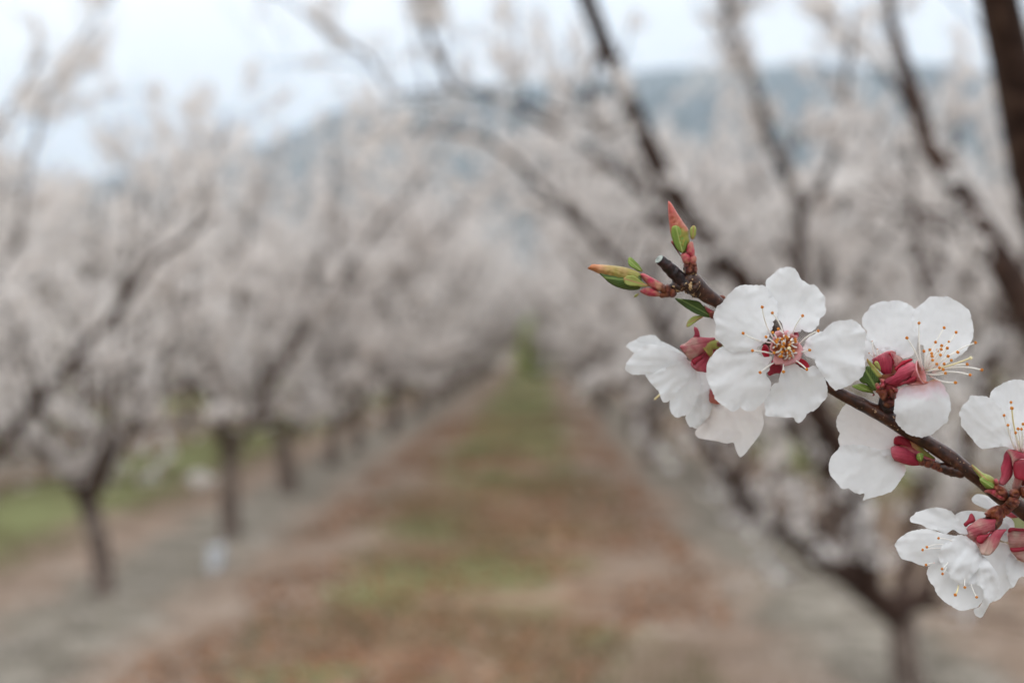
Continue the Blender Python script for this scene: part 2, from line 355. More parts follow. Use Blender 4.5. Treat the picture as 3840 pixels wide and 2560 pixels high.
# ------------------------------------------------------------------ hills
def build_hills():
    prof = [(-9000, 900), (-4000, 820), (-1500, 790), (-200, 760), (200, 705), (490, 640), (750, 575), (1000, 530), (1143, 468), (1250, 410), (1500, 350), (1800, 315),
            (2124, 286), (2400, 262), (2818, 243), (3200, 255), (3510, 258), (3840, 300), (4500, 380), (6000, 520), (12000, 700)]
    px = np.array([p[0] for p in prof], float); py = np.array([p[1] for p in prof], float)
    def elev(x, y):
        d = max(y, 1.0)
        u = x / d * FPX + WPX / 2
        h = (HPX / 2 - np.interp(u, px, py)) / FPX * 2600 + CAM_H
        t = (d - 900) / 1700
        if t < 0: return -4.0
        k = (t ** 1.25) if t < 1 else max(0.0, 1 - (t - 1) * 0.8)
        ns = noise.fractal(Vector((x / 420, d / 420, 3.1)), 1.0, 2.0, 6)
        nr = noise.fractal(Vector((x / 120, d / 120, 9.1)), 1.0, 2.0, 4)
        return h * k * (1 + 0.30 * ns * min(1.0, abs(1 - t) * 3 + 0.06)) + 10 * nr * min(t, 1) - 3
    xs = np.linspace(-4600, 4600, 200); ys = np.linspace(880, 3600, 90)
    V = [(x, y, elev(x, y)) for y in ys for x in xs]; n = len(xs)
    F = [(j * n + i, j * n + i + 1, (j + 1) * n + i + 1, (j + 1) * n + i) for j in range(len(ys) - 1) for i in range(n - 1)]
    mat = simple_mat('wooded_hillside', (0.13, 0.14, 0.12, 1), 0.95, 0.0, (0.015, 0.028, 0.03, 1), 0.009)
    o = link('hills', mesh('hills', V, F, mat)); tag(o, kind='structure')
build_hills()

# ------------------------------------------------------------------ tree building
def resample(pts, rads, step):
    pts = [np.array(p, float) for p in pts]; out = []; ro = []
    n = len(pts)
    for i in range(n - 1):
        p0 = pts[max(i - 1, 0)]; p1 = pts[i]; p2 = pts[i + 1]; p3 = pts[min(i + 2, n - 1)]
        k = max(1, int(np.linalg.norm(p2 - p1) / step))
        for j in range(k):
            t = j / k
            out.append(0.5 * ((2 * p1) + (-p0 + p2) * t + (2 * p0 - 5 * p1 + 4 * p2 - p3) * t * t + (-p0 + 3 * p1 - 3 * p2 + p3) * t ** 3))
            ro.append(rads[i] * (1 - t) + rads[i + 1] * t)
    out.append(pts[-1]); ro.append(rads[-1])
    return np.array(out), np.array(ro)

class Tubes:
    def __init__(s): s.V = []; s.F = []; s.n = 0
    def add(s, pts, rads, sides=6, rough=0.0, rng=None):
        pts = np.asarray(pts, float); rads = np.asarray(rads, float); m = len(pts)
        if m < 2: return
        tan = np.gradient(pts, axis=0); tan /= np.linalg.norm(tan, axis=1)[:, None] + 1e-12
        ref = np.array([0.3, 0.9, 0.2]) if abs(tan[:, 2]).mean() > 0.5 else np.array([0.1, 0.2, 1.0])
        u = np.cross(tan, ref); u /= np.linalg.norm(u, axis=1)[:, None] + 1e-12
        w = np.cross(tan, u)
        th = np.arange(sides) / sides * 2 * np.pi
        rr = rads[:, None] * np.ones(sides)
        if rough and rng is not None: rr = rr * (1 + rng.normal(0, rough, rr.shape))
        V = pts[:, None, :] + rr[:, :, None] * (np.cos(th)[None, :, None] * u[:, None, :] + np.sin(th)[None, :, None] * w[:, None, :])
        V = V.reshape(-1, 3)
        i = np.arange(m - 1)[:, None] * sides; j = np.arange(sides)[None, :]; j2 = (j + 1) % sides
        F = np.stack([i + j, i + j2, i + sides + j2, i + sides + j], -1).reshape(-1, 4) + s.n
        s.V.append(V); s.F.append(F); s.n += len(V)
        # caps as a point ring folded in
        for c, base in ((pts[0], 0), (pts[-1], (m - 1) * sides)):
            s.V.append(np.array([c])); ci = s.n; s.n += 1
            b0 = ci - (len(V) if base == 0 else len(V) + 1) + base
            jj = np.arange(0, sides - 1, 2)
            fan = np.stack([np.full(len(jj), ci), b0 + jj, b0 + (jj + 1) % sides, b0 + (jj + 2) % sides], -1)
            s.F.append(fan)
    def mesh(s, name, mat): return mesh_np(name, np.concatenate(s.V), np.concatenate(s.F), mat, smooth=True)

def unit(v): return v / (np.linalg.norm(v) + 1e-12)

def shoots_on(pts, rads, rng, gap, l0, l1, start=0.15, up=0.5, rscale=0.42, out=None):
    """side shoots along a limb: list of (points, radii)"""
    seg = np.linalg.norm(np.diff(pts, axis=0), axis=1); cum = np.concatenate([[0], np.cumsum(seg)]); tot = cum[-1]
    res = []; s = tot * start + rng.uniform(0, gap)
    while s < tot:
        i = min(np.searchsorted(cum, s) - 1, len(pts) - 2); i = max(i, 0)
        f = (s - cum[i]) / (seg[i] + 1e-9); p = pts[i] * (1 - f) + pts[i + 1] * f; tg = unit(pts[i + 1] - pts[i])
        rp = rng.normal(size=3); rp -= tg * rp.dot(tg); rp = unit(rp)
        d = unit(tg * rng.uniform(0.1, 0.7) + rp * rng.uniform(0.6, 1.1) + np.array([0, 0, up]) * rng.uniform(0.3, 1.2) + (0 if out is None else out * 0.3))
        ln = rng.uniform(l0, l1) * (1 - 0.35 * s / tot)
        q = [p]; k = 5
        for a in range(k):
            d = unit(d + rng.normal(0, 0.16, 3) + np.array([0, 0, 0.10 * up])); q.append(q[-1] + d * ln / k)
        r0 = min(rads[i] * rscale, 0.004 + ln * 0.011)
        res.append((np.array(q), np.linspace(r0, max(r0 * 0.35, 0.0016), k + 1)))
        s += gap * rng.uniform(0.5, 1.6)
    return res

def bloom_points(lines, rng, gap, off, keep=1.0):
    out = []; nrm = []
    for pts, rads in lines:
        seg = np.linalg.norm(np.diff(pts, axis=0), axis=1); cum = np.concatenate([[0], np.cumsum(seg)]); tot = cum[-1]
        n = int(tot / gap * keep)
        if n < 1: continue
        s = rng.uniform(tot * 0.06, tot, n); s = s + 0.010 * np.sin(s * 40)    # clumps at the spurs
        idx = np.clip(np.searchsorted(cum, s) - 1, 0, len(pts) - 2)
        f = ((s - cum[idx]) / (seg[idx] + 1e-9))[:, None]; p = pts[idx] * (1 - f) + pts[idx + 1] * f
        d = rng.normal(size=(n, 3)); d /= np.linalg.norm(d, axis=1)[:, None]
        out.append(p + d * (rads[idx][:, None] + off * rng.uniform(0.4, 2.0, (n, 1)))); nrm.append(d)
    return np.concatenate(out), np.concatenate(nrm)

def blossom_mesh(name, C, D, rng, size=0.018, mat='blossom'):
    """every blossom: five cupped petals (quads) turned to its own direction"""
    n = len(C); D = D + rng.normal(0, 0.35, D.shape); D /= np.linalg.norm(D, axis=1)[:, None]
    a = np.cross(D, rng.normal(size=(n, 3))); a /= np.linalg.norm(a, axis=1)[:, None]; b = np.cross(D, a)
    sz = size * rng.uniform(0.8, 1.15, n); V = np.empty((n, 5, 4, 3))
    for k in range(5):
        t = k / 5 * 2 * np.pi
        for c, (ang, r, h) in enumerate(((0, 0.12, 0.0), (-0.52, 0.80, 0.22), (0, 1.08, 0.38), (0.52, 0.80, 0.22))):
            V[:, k, c] = C + sz[:, None] * (r * (math.cos(t + ang) * a + math.sin(t + ang) * b) + h * D * rng.uniform(0.4, 1.5, (n, 1)))
    V = V.reshape(-1, 3); F = np.arange(len(V)).reshape(-1, 4)
    return mesh_np(name, V, F, M[mat])

def build_tree(name, base, trunk, trunk_r, limbs, seed, gap=0.12, shoot=(0.35, 1.0), sub=(0.14, 0.42), bgap=0.0055, parts=True, keep=1.0, up=0.5, clip=None, clump=0.12, bare=(), vase=False, limbmat='bark'):
    """trunk: points; limbs: list of (points, r0, r1). all in world coordinates"""
    rng = np.random.default_rng(seed)
    root = empty(name, base)
    T = Tubes(); p, r = resample(trunk, trunk_r, 0.12)
    T.add(p, r * (1 + 0.05 * np.sin(np.arange(len(p)) * 1.7)), 10, 0.06, rng)
    fine = []; allbits = []
    for li, (pts, r0, r1) in enumerate(limbs):
        lp, lr = resample(pts, list(np.linspace(r0, r1, len(pts))), 0.14)
        lp = lp + rng.normal(0, 0.006, lp.shape)
        s1 = shoots_on(lp, lr, rng, gap * (2.6 if li in bare else 1.0), shoot[0], shoot[1], start=0.3 if li in bare else 0.08, up=up)
        if clip: s1 = [s for s in s1 if clip(s[0])]
        s2 = []
        for a in s1: s2 += shoots_on(a[0], a[1], rng, 0.095, sub[0], sub[1], start=0.1, rscale=0.6, up=up)
        if clip: s2 = [s for s in s2 if clip(s[0])]
        L_ = T if not parts else Tubes()
        L_.add(lp, lr, 8, 0.06, rng)
        for q in s1: L_.add(q[0], q[1], 4)
        for q in s2: L_.add(q[0], q[1], 3)
        if parts: link('limb', L_.mesh('limb', M[limbmat]), root)
        allbits += s1 + s2
        spur = (lp[int(len(lp) * 0.30):], lr[int(len(lp) * 0.30):])
        if len(spur[0]) > 2 and li not in bare: fine.append(spur)
    link('trunk', T.mesh('trunk', M['trunkbark']), root)
    C, D = bloom_points(allbits, rng, bgap, 0.018, keep); C2, D2 = bloom_points(fine, rng, 0.03, 0.03, keep)
    C = np.concatenate([C, C2]); D = np.concatenate([D, D2])
    so = seed * 3.7                      # spurs flower in clumps, with bare stretches between
    k = np.array([noise.noise(Vector((p[0] * 3.0 + so, p[1] * 3.0, p[2] * 3.0))) * 0.9 + noise.noise(Vector((p[0] * 7.5 + so, p[1] * 7.5, p[2] * 7.5))) * 2.0 - 0.55 * max(0.0, 1 - p[2] / 1.45) for p in C])
    m = k + rng.uniform(-0.18, 0.18, len(k)) > clump
    if vase:                             # rows are kept open for the tractor: nothing hangs low into the aisle
        rad = np.hypot(C[:, 0] - base[0], C[:, 1] - base[1]); m &= rad < 1.15 + 0.55 * np.maximum(0, C[:, 2] - 1.3) + rng.uniform(-.15, .15, len(rad))
    for b_ in bare:                      # the old limbs stay clear of blossom
        q, _ = resample(limbs[b_][0], [0.02] * len(limbs[b_][0]), 0.05)
        for k0 in range(0, len(C), 20000):
            dd = np.linalg.norm(C[k0:k0 + 20000, None, :] - q[None], axis=2).min(1); m[k0:k0 + 20000] &= dd > 0.17
    C, D = C[m], D[m]
    link('crown', blossom_mesh('crown', C, D, rng), root)
    return root

def generic(seed, base=(0, 0, 0)):
    rng = np.random.default_rng(seed)
    bx_, by_ = base[0], base[1]; h = rng.uniform(0.42, 0.65); lean = rng.normal(0, 0.05, 2)
    top = np.array([bx_ + lean[0], by_ + lean[1], h])
    trunk = [(bx_, by_, -0.06), (bx_ + lean[0] * .3, by_ + lean[1] * .3, h * 0.45), tuple(top)]
    limbs = []; n = rng.integers(5, 7); a0 = rng.uniform(0, 6.28)
    for k in range(n):
        a = a0 + k / n * 6.283 + rng.normal(0, 0.2); sp = rng.uniform(1.0, 1.7); H = rng.uniform(2.5, 3.5)
        w = rng.normal(0, 0.12, (4, 2))
        q = [top - np.array([0, 0, 0.05])]
        for t, (sx, sz) in zip((0, 1, 2, 3), ((0.25, 0.16), (0.55, 0.42), (0.85, 0.72), (1.05, 1.0))):
            q.append(np.array([top[0] + math.cos(a) * sp * sx + w[t, 0], top[1] + math.sin(a) * sp * sx + w[t, 1], h + (H - h) * sz]))
        limbs.append((q, 0.036, 0.006))
        if k % 2 == 0:                   # low side branch
            a3 = a + rng.uniform(-.6, .6); z0 = q[1]
            limbs.append(([z0, z0 + (math.cos(a3) * .4, math.sin(a3) * .4, .15), z0 + (math.cos(a3) * .9, math.sin(a3) * .9, .3), z0 + (math.cos(a3) * 1.3, math.sin(a3) * 1.3, .35)], 0.018, 0.005))
        # a fork on each limb
        m = q[2]; a2 = a + rng.choice([-1, 1]) * rng.uniform(0.5, 0.9); e = []
        for j, (sx, sz) in enumerate(((0.0, 0.0), (0.3, 0.35), (0.55, 0.75), (0.7, 1.15))):
            e.append(m + np.array([math.cos(a2) * sx, math.sin(a2) * sx, sz]) * rng.uniform(0.9, 1.15))
        e[0] = m; limbs.append((e, 0.022, 0.005))
    return trunk, (0.085, 0.066, 0.058), limbs

def dup(root, loc, rz):
    r = root.copy(); COL.objects.link(r); r.location = loc; r.rotation_euler = (0, 0, rz)
    for ch in list(root.children):
        c = ch.copy(); COL.objects.link(c); c.parent = r
    return r

# --- trees whose limbs the photograph shows, one by one
def PD(lst): return [np.array(P(x, y, d)) for x, y, d in lst]
def ext(base, up): return (base[0], base[1], up)

# right row, nearest tree whose trunk is in view
t = PD([(3420, 2780, 6.5), (3398, 2500, 6.5), (3378, 2290, 6.5)])
t[0][2] = -0.05
la = PD([(3378, 2300, 6.5), (3250, 2225, 6.45), (3236, 2010, 6.4), (3130, 1660, 6.3), (2950, 1330, 6.15), (2769, 1029, 6.0), (2655, 898, 5.9), (2491, 680, 5.8), (2377, 408, 5.7), (2271, 163, 5.6), (2189, -10, 5.5), (2130, -260, 5.4)])
la2 = PD([(2271, 163, 5.6), (2225, 250, 5.58), (2195, 410, 5.6)])
lb = PD([(3250, 2225, 6.45), (2990, 2050, 6.2), (2800, 1870, 6.0), (2640, 1640, 5.8), (2500, 1290, 5.6), (2410, 1102, 5.5), (2271, 922, 5.4), (2110, 800, 5.3), (1950, 730, 5.25)])
lc = PD([(2769, 1029, 6.0), (2620, 1000, 5.9), (2491, 857, 5.8), (2377, 694, 5.7), (2206, 555, 5.55), (2051, 473, 5.5), (1880, 350, 5.4), (1700, 338, 5.35), (1480, 352, 5.3), (1380, 235, 5.3), (1230, 110, 5.25), (1040, -20, 5.2), (900, -150, 5.2)])
ld = PD([(3378, 2300, 6.5), (3560, 2050, 6.7), (3640, 1600, 7.0), (3800, 1143, 7.2), (3900, 700, 7.4), (3960, 200, 7.6)])
le = PD([(3378, 2300, 6.5), (3420, 2000, 6.9), (3500, 1500, 7.4), (3440, 900, 7.8), (3380, 300, 8.0), (3330, -200, 8.2)])
lf = PD([(2271, 922, 5.4), (2050, 700, 5.3), (1800, 520, 5.2), (1560, 470, 5.2), (1300, 520, 5.1)])
lg = PD([(1700, 338, 5.35), (1620, 160, 5.3), (1560, 40, 5.3), (1500, -100, 5.3)])
lh = PD([(3378, 2300, 6.5), (3180, 2120, 6.8), (2960, 1830, 7.0), (2860, 1500, 7.2), (2800, 1200, 7.3)])
li_ = PD([(3378, 2300, 6.5), (3540, 2230, 6.3), (3700, 2080, 6.1), (3850, 1780, 6.0)])
lj = PD([(3236, 2010, 6.4), (3100, 1950, 6.1), (2900, 1960, 5.9), (2720, 1900, 5.8)])
R1 = build_tree('apricot_tree', (t[0][0], t[0][1], 0), t, (0.075, 0.062, 0.056),
                [(la, 0.060, 0.030), (la2, 0.016, 0.010), (lb, 0.032, 0.006), (lc, 0.016, 0.003), (ld, 0.036, 0.008), (le, 0.034, 0.008), (lf, 0.012, 0.005), (lg, 0.014, 0.005), (lh, 0.03, 0.006), (li_, 0.022, 0.005), (lj, 0.016, 0.004)], 101, gap=0.10, shoot=(0.2, 0.6), bgap=0.0125, up=0.5, bare=(0, 1))
tag(R1, 'apricot tree on the right, long dark limb slanting up behind the pruned twig tip', 'tree')

# right row, the tree before it: trunk out of frame, two thick dark limbs crossing the upper right
b = np.array([RX(1.55, 3.3), 3.45, 0.0])
t = [b + (0, 0, -0.05), b + (-.02, 0, 0.3), b + (-.05, 0.02, 0.55)]
l1 = [t[2]] + PD([(4250, 1750, 3.35), (3960, 1330, 3.3), (3800, 1080, 3.3), (3690, 880, 3.35), (3577, 694, 3.4), (3470, 530, 3.45), (3425, 351, 3.5), (3360, 100, 3.6), (3300, -180, 3.7)])
l2 = [t[2]] + PD([(4250, 1500, 2.9), (3990, 1000, 2.7), (3870, 620, 2.6), (3800, 250, 2.55), (3715, -40, 2.5), (3560, -320, 2.45)])
l3 = [t[2], t[2] + (0.5, 0.3, 0.5), t[2] + (0.9, 0.5, 1.2), t[2] + (1.1, 0.6, 2.2)]
l4 = [t[2], t[2] + (0.4, -0.5, 0.6), t[2] + (0.6, -0.9, 1.3), t[2] + (0.8, -1.1, 2.1)]
R0 = build_tree('apricot_tree', (b[0], b[1], 0), t, (0.085, 0.07, 0.06),
                [(l1, 0.046, 0.008), (l2, 0.048, 0.030), (l3, 0.04, 0.008), (l4, 0.04, 0.008)], 102, gap=0.2, shoot=(0.2, 0.55), bgap=0.015, up=0.6, bare=(1,),
                clip=lambda q: (q[-1][1] > 1.5 and not (q[-1][0] < 0.60 + 0.0 * q[-1][1] and q[-1][2] < 2.1)))
tag(R0, 'nearest apricot tree on the right, thick dark limbs cutting through the top right corner', 'tree')

# right row, next tree back: the Y-shaped fork
b = np.array(P(3140, 2190, 9.6)); b[2] = 0
t = [b + (0, 0, -0.05)] + PD([(3135, 2000, 9.6), (3110, 1800, 9.6)])
y1 = PD([(3110, 1810, 9.6), (3050, 1450, 9.55), (2995, 1030, 9.5), (3005, 790, 9.5), (2940, 640, 9.4), (2880, 520, 9.3), (2842, 367, 9.25), (2800, 260, 9.2), (2736, 122, 9.15), (2720, 0, 9.1), (2690, -160, 9.1)])
y2 = PD([(3005, 800, 9.5), (3080, 700, 9.55), (3130, 560, 9.6), (3165, 400, 9.7), (3185, 200, 9.8), (3200, 20, 9.9)])
y3 = PD([(3110, 1810, 9.6), (2930, 1500, 9.2), (2740, 1200, 8.9), (2540, 900, 8.7), (2380, 620, 8.5), (2200, 450, 8.3), (1950, 380, 8.2)])
y4 = PD([(3110, 1810, 9.6), (3330, 1500, 9.8), (3480, 1150, 10.0), (3570, 700, 10.2), (3600, 350, 10.4)])
y5 = PD([(3110, 1810, 9.6), (3060, 1600, 10.1), (2900, 1200, 10.6), (2850, 800, 10.9), (2800, 450, 11.1)])
R2 = build_tree('apricot_tree', (b[0], b[1], 0), t, (0.085, 0.07, 0.06), [(y1, 0.05, 0.012), (y2, 0.03, 0.010), (y3, 0.04, 0.008), (y4, 0.04, 0.008), (y5, 0.036, 0.008)], 103, up=0.6)
tag(R2, 'apricot tree on the right whose upright limb forks in a Y above the blossoms', 'tree')

# left row
b = np.array([RX(-2.3, 6.0), 6.0, 0.0])
t = [b + (0, 0, -0.05), b + (0.02, 0, 0.25), b + (0.05, 0, 0.5)]
m1 = [t[2]] + PD([(-120, 1830, 6.0), (20, 1640, 6.0), (180, 1470, 6.0), (326, 1280, 6.05), (457, 1143, 6.1), (571, 980, 6.1), (718, 882, 6.15), (800, 812, 6.2), (762, 694, 6.2), (812, 571, 6.2), (860, 415, 6.2)])
m2 = [t[2]] + PD([(-200, 1500, 6.2), (-60, 1180, 6.3), (60, 900, 6.3), (110, 620, 6.3), (170, 360, 6.3), (290, 150, 6.3), (430, -20, 6.3), (520, -150, 6.3)])
m3 = [t[2], t[2] + (-0.5, -0.3, 0.7), t[2] + (-0.8, -0.4, 1.6), t[2] + (-0.8, -0.4, 2.3)]
m4 = [t[2], t[2] + (-0.3, 0.6, 0.7), t[2] + (-0.2, 0.9, 1.5), t[2] + (0.1, 1.1, 2.2)]
L0 = build_tree('apricot_tree', (b[0], b[1], 0), t, (0.085, 0.07, 0.06), [(m1, 0.025, 0.005), (m2, 0.012, 0.003), (m3, 0.036, 0.008), (m4, 0.036, 0.008)], 104, shoot=(0.25, 0.7), bgap=0.007, up=0.6)
tag(L0, 'nearest apricot tree on the left, a crooked dark limb reaching in from the edge', 'tree')

b = np.array(P(390, 2220, 9.0)); b[2] = 0
t = [b + (0, 0, -0.05)] + PD([(385, 2110, 9.0), (358, 1990, 9.0), (330, 1885, 9.0)])
n5 = PD([(330, 1895, 9.0), (400, 1760, 8.9), (480, 1650, 8.8), (600, 1590, 8.7), (720, 1600, 8.6)])
n6 = PD([(330, 1895, 9.0), (250, 1780, 8.8), (120, 1650, 8.6), (-40, 1590, 8.4), (-160, 1500, 8.3)])
n1 = PD([(330, 1895, 9.0), (275, 1800, 8.95), (235, 1700, 8.9), (170, 1560, 8.8), (90, 1420, 8.7), (60, 1150, 8.6), (90, 850, 8.5)])
n2 = PD([(330, 1895, 9.0), (385, 1800, 9.05), (415, 1690, 9.1), (470, 1620, 9.2), (560, 1500, 9.3), (640, 1280, 9.4), (680, 1000, 9.5), (690, 720, 9.5)])
n3 = PD([(330, 1895, 9.0), (340, 1700, 9.4), (300, 1400, 9.8), (330, 1050, 10.1), (380, 740, 10.2)])
n4 = PD([(330, 1895, 9.0), (400, 1640, 8.7), (430, 1350, 8.4), (470, 1000, 8.2), (480, 700, 8.1)])
L1 = build_tree('apricot_tree', (b[0], b[1], 0), t, (0.072, 0.062, 0.058, 0.056), [(n1, 0.042, 0.008), (n2, 0.042, 0.008), (n3, 0.036, 0.008), (n4, 0.034, 0.008), (n5, 0.024, 0.006), (n6, 0.024, 0.006)], 105, up=0.7, limbmat='limbbark')
tag(L1, 'apricot tree with a bare leaning trunk forking low, left of the white guard', 'tree')

b = np.array(P(868, 2020, 11.6)); b[2] = 0
t = [b + (0, 0, -0.05)] + PD([(862, 1900, 11.6), (862, 1720, 11.6)])
o1 = PD([(862, 1730, 11.6), (820, 1620, 11.5), (790, 1500, 11.4), (720, 1430, 11.2), (560, 1440, 11.0), (480, 1380, 10.9), (450, 1200, 10.8)])
o2 = PD([(862, 1730, 11.6), (920, 1620, 11.7), (960, 1540, 11.8), (1060, 1350, 11.9), (1180, 1050, 12.0), (1240, 750, 12.1), (1250, 560, 12.1)])
o5 = PD([(862, 1730, 11.6), (1000, 1480, 11.8), (1200, 1150, 12.0), (1420, 850, 12.2), (1600, 640, 12.4), (1700, 520, 12.5)])
o3 = PD([(862, 1730, 11.6), (850, 1450, 12.1), (900, 1100, 12.4), (950, 750, 12.6), (980, 620, 12.6)])
o4 = PD([(862, 1730, 11.6), (800, 1450, 11.1), (730, 1150, 10.8), (740, 820, 10.6)])
L2 = build_tree('apricot_tree', (b[0], b[1], 0), t, (0.078, 0.066, 0.06), [(o1, 0.042, 0.008), (o2, 0.042, 0.008), (o3, 0.036, 0.008), (o4, 0.036, 0.008), (o5, 0.034, 0.006)], 106, limbmat='limbbark')
tag(L2, 'upright apricot tree directly behind the white guard tube', 'tree')

b = np.array(P(1085, 1850, 14.9)); b[2] = 0
tr, rr, lm = generic(107, b)
lm.append((PD([(1110, 1640, 14.9), (1280, 1350, 14.9), (1500, 1050, 15.0), (1720, 800, 15.1), (1880, 620, 15.2), (1960, 520, 15.2)]), 0.036, 0.006))
L3 = build_tree('apricot_tree', (b[0], b[1], 0), tr, (0.095, 0.08, 0.07), lm, 107, limbmat='limbbark')
tag(L3, 'fourth apricot tree along the left row, stout straight trunk in grey soil', 'tree')
b = np.array([RX(1.60, 12.6), 12.6, 0])
tr, rr, lm = generic(108, b)
lm.append((PD([(2755, 1690, 12.6), (2600, 1300, 12.6), (2400, 1000, 12.6), (2180, 780, 12.6), (1980, 620, 12.6), (1850, 540, 12.6)]), 0.036, 0.006))
R3 = build_tree('apricot_tree', (b[0], b[1], 0), tr, rr, lm, 108)
tag(R3, 'apricot tree on the right just behind the Y-forked one', 'tree')

# --- all the trees further down the rows: eight different ones, copied
protos = []
far = {}
spots = []
def row(x0, y0, y1, step, grp, lab):
    rg = random.Random(int(x0 * 100) + 7)
    y = y0
    while y < y1:
        spots.append((RX(x0, y) + rg.gauss(0, 0.12), y + rg.gauss(0, 0.15), rg.uniform(0, 6.28), rg.uniform(0.95, 1.2), grp, lab))
        y += step * rg.uniform(0.94, 1.06)
for k_, x_ in enumerate((-1.9, -0.2, 1.4)): spots.append((RX(x_, 72), 72 + k_ * 1.2, k_ * 2.0, 1.15, 'apricot trees across the far end of the aisle', 'blossoming apricot tree standing across the far end of the aisle'))
row(-2.3, 17.9, 84, 3.0, 'apricot trees further down the left row', 'blossoming apricot tree further down the row left of the aisle')
row(1.55, 15.7, 84, 3.0, 'apricot trees further down the right row', 'blossoming apricot tree further down the row right of the aisle')
lft = ['second', 'third', 'fourth', 'fifth', 'sixth', 'seventh']
for k in range(1, 7):
    row(-2.3 - PITCH * k, max(5.6 * (2.3 + PITCH * k) / 2.2 * 0.42 + 4, 13 if k == 1 else 16), 84, 3.0 if k < 3 else 3.4,
        'apricot trees of the %s row on the left' % lft[k - 1], 'blossoming apricot tree in the %s row left of the aisle' % lft[k - 1])
for k in range(1, 5):
    row(1.55 + PITCH * k, max((1.55 + PITCH * k) / 0.34 * 0.8, 11), 84, 3.0 if k < 3 else 3.4,
        'apricot trees of the %s row on the right' % lft[k - 1], 'blossoming apricot tree in the %s row right of the aisle' % lft[k - 1])
ORD = 'first second third fourth fifth sixth seventh eighth ninth tenth eleventh twelfth thirteenth fourteenth fifteenth sixteenth'.split()
seen_ = {}
for i, (x, y, rz, s, grp, lab) in enumerate(spots):
    c_ = seen_[lab] = seen_.get(lab, -1) + 1
    if 'further down the row' in lab and c_ < 10:
        side = 'left' if 'left' in lab else 'right'
        lab = '%s apricot tree from the camera in the row just %s of the aisle' % (ORD[c_ + (4 if side == 'left' else 4)], side)
    elif 'in the second row' in lab and c_ < 6:
        side = 'left' if 'left' in lab else 'right'
        lab = '%s nearest apricot tree in the second row %s of the aisle' % (ORD[c_], side)
    if i < 8:
        tr, rr, lm = generic(300 + i)
        o = build_tree('apricot_tree', (0, 0, 0), tr, rr, lm, 300 + i, parts=False, keep=0.9, vase=True)
        o.location = (x, y, 0); o.rotation_euler = (0, 0, rz); protos.append(o)
    else: o = dup(protos[(i * 5 + i // 8) % 8], (x, y, 0), rz)
    o.scale = (s, s, s)
    tag(o, lab, 'tree', grp)

# the tree the flowering branch grows on, just outside the right edge
b = np.array([1.62, 0.55, 0.0])
t = [b + (0, 0, -0.05), b + (0, 0, 0.3), b + (-0.04, 0, 0.6)]
k1 = [t[2], t[2] + (0.35, -0.2, 0.6), t[2] + (0.7, -0.3, 1.4), t[2] + (0.8, -0.3, 2.2)]
k2 = [t[2], t[2] + (0.3, 0.3, 0.6), t[2] + (0.5, 0.5, 1.3), t[2] + (0.6, 0.5, 2.2)]
k3 = [t[2], t[2] + (0.2, -0.6, 0.6), t[2] + (0.3, -1.0, 1.3), t[2] + (0.4, -1.1, 2.1)]
T0 = build_tree('apricot_tree', (b[0], b[1], 0), t, (0.085, 0.07, 0.06), [(k1, 0.04, 0.008), (k2, 0.04, 0.008), (k3, 0.04, 0.008)], 110, shoot=(0.2, 0.6), clip=lambda q: q[:, 0].min() > 1.0)
tag(T0, 'apricot tree beside the camera, outside the right edge, that bears the flowering branch', 'tree')

# ------------------------------------------------------------------ ground litter
def in_aisle(rng, n, y0, y1, xr0, xr1):
    y = rng.uniform(y0 ** 0.5, y1 ** 0.5, n) ** 2; x = rng.uniform(xr0, xr1, n) + LEAN * y
    return x, y
def gzv(x, y): return np.array([gz(a, c) for a, c in zip(x, y)])
def scatter_quads(name, x, y, rng, size, mat, tilt=0.5, lift=0.006):
    n = len(x); C = np.stack([x, y, gzv(x, y) + lift], 1)
    D = np.stack([rng.normal(0, tilt, n), rng.normal(0, tilt, n), np.ones(n)], 1); D /= np.linalg.norm(D, axis=1)[:, None]
    a = np.cross(D, rng.normal(size=(n, 3))); a /= np.linalg.norm(a, axis=1)[:, None]; c = np.cross(D, a)
    s = size * rng.uniform(0.6, 1.3, n)[:, None]
    V = np.stack([C - a * s, C + c * s * 0.8 + D * s * .15, C + a * s * 1.1, C - c * s * 0.8 + D * s * .25], 1).reshape(-1, 3)
    return link(name, mesh_np(name, V, np.arange(len(V)).reshape(-1, 4), mat))
rng = np.random.default_rng(5)
xs_, ys_ = [], []
for x0 in (-2.3, 1.55, -6.15):
    xa, ya = in_aisle(rng, 9000, 4, 40, x0 - 1, x0 + 1); xa = RX(x0, ya) + rng.normal(0, 0.55, len(ya)); xs_.append(xa); ys_.append(ya)
xa, ya = in_aisle(rng, 3000, 3.5, 30, -2.0, 1.3); xs_.append(xa); ys_.append(ya)
o = scatter_quads('fallen_petals', np.concatenate(xs_), np.concatenate(ys_), rng, 0.009, M['fallen'], 0.3)
tag(o, 'fallen white petals strewn on the grey soil under the rows', 'petals', kind='stuff')
xa, ya = in_aisle(rng, 16000, 3.5, 30, -1.7, 1.0)
keepm = np.array([noise.noise(Vector((a * 0.8, c * 0.5, 2))) > -0.1 for a, c in zip(xa, ya)])
o = scatter_quads('dry_leaves', xa[keepm], ya[keepm], rng, 0.022, M['dryleaf'], 0.5, 0.012)
tag(o, 'brown dry leaves littering the middle of the aisle', 'leaf litter', kind='stuff')
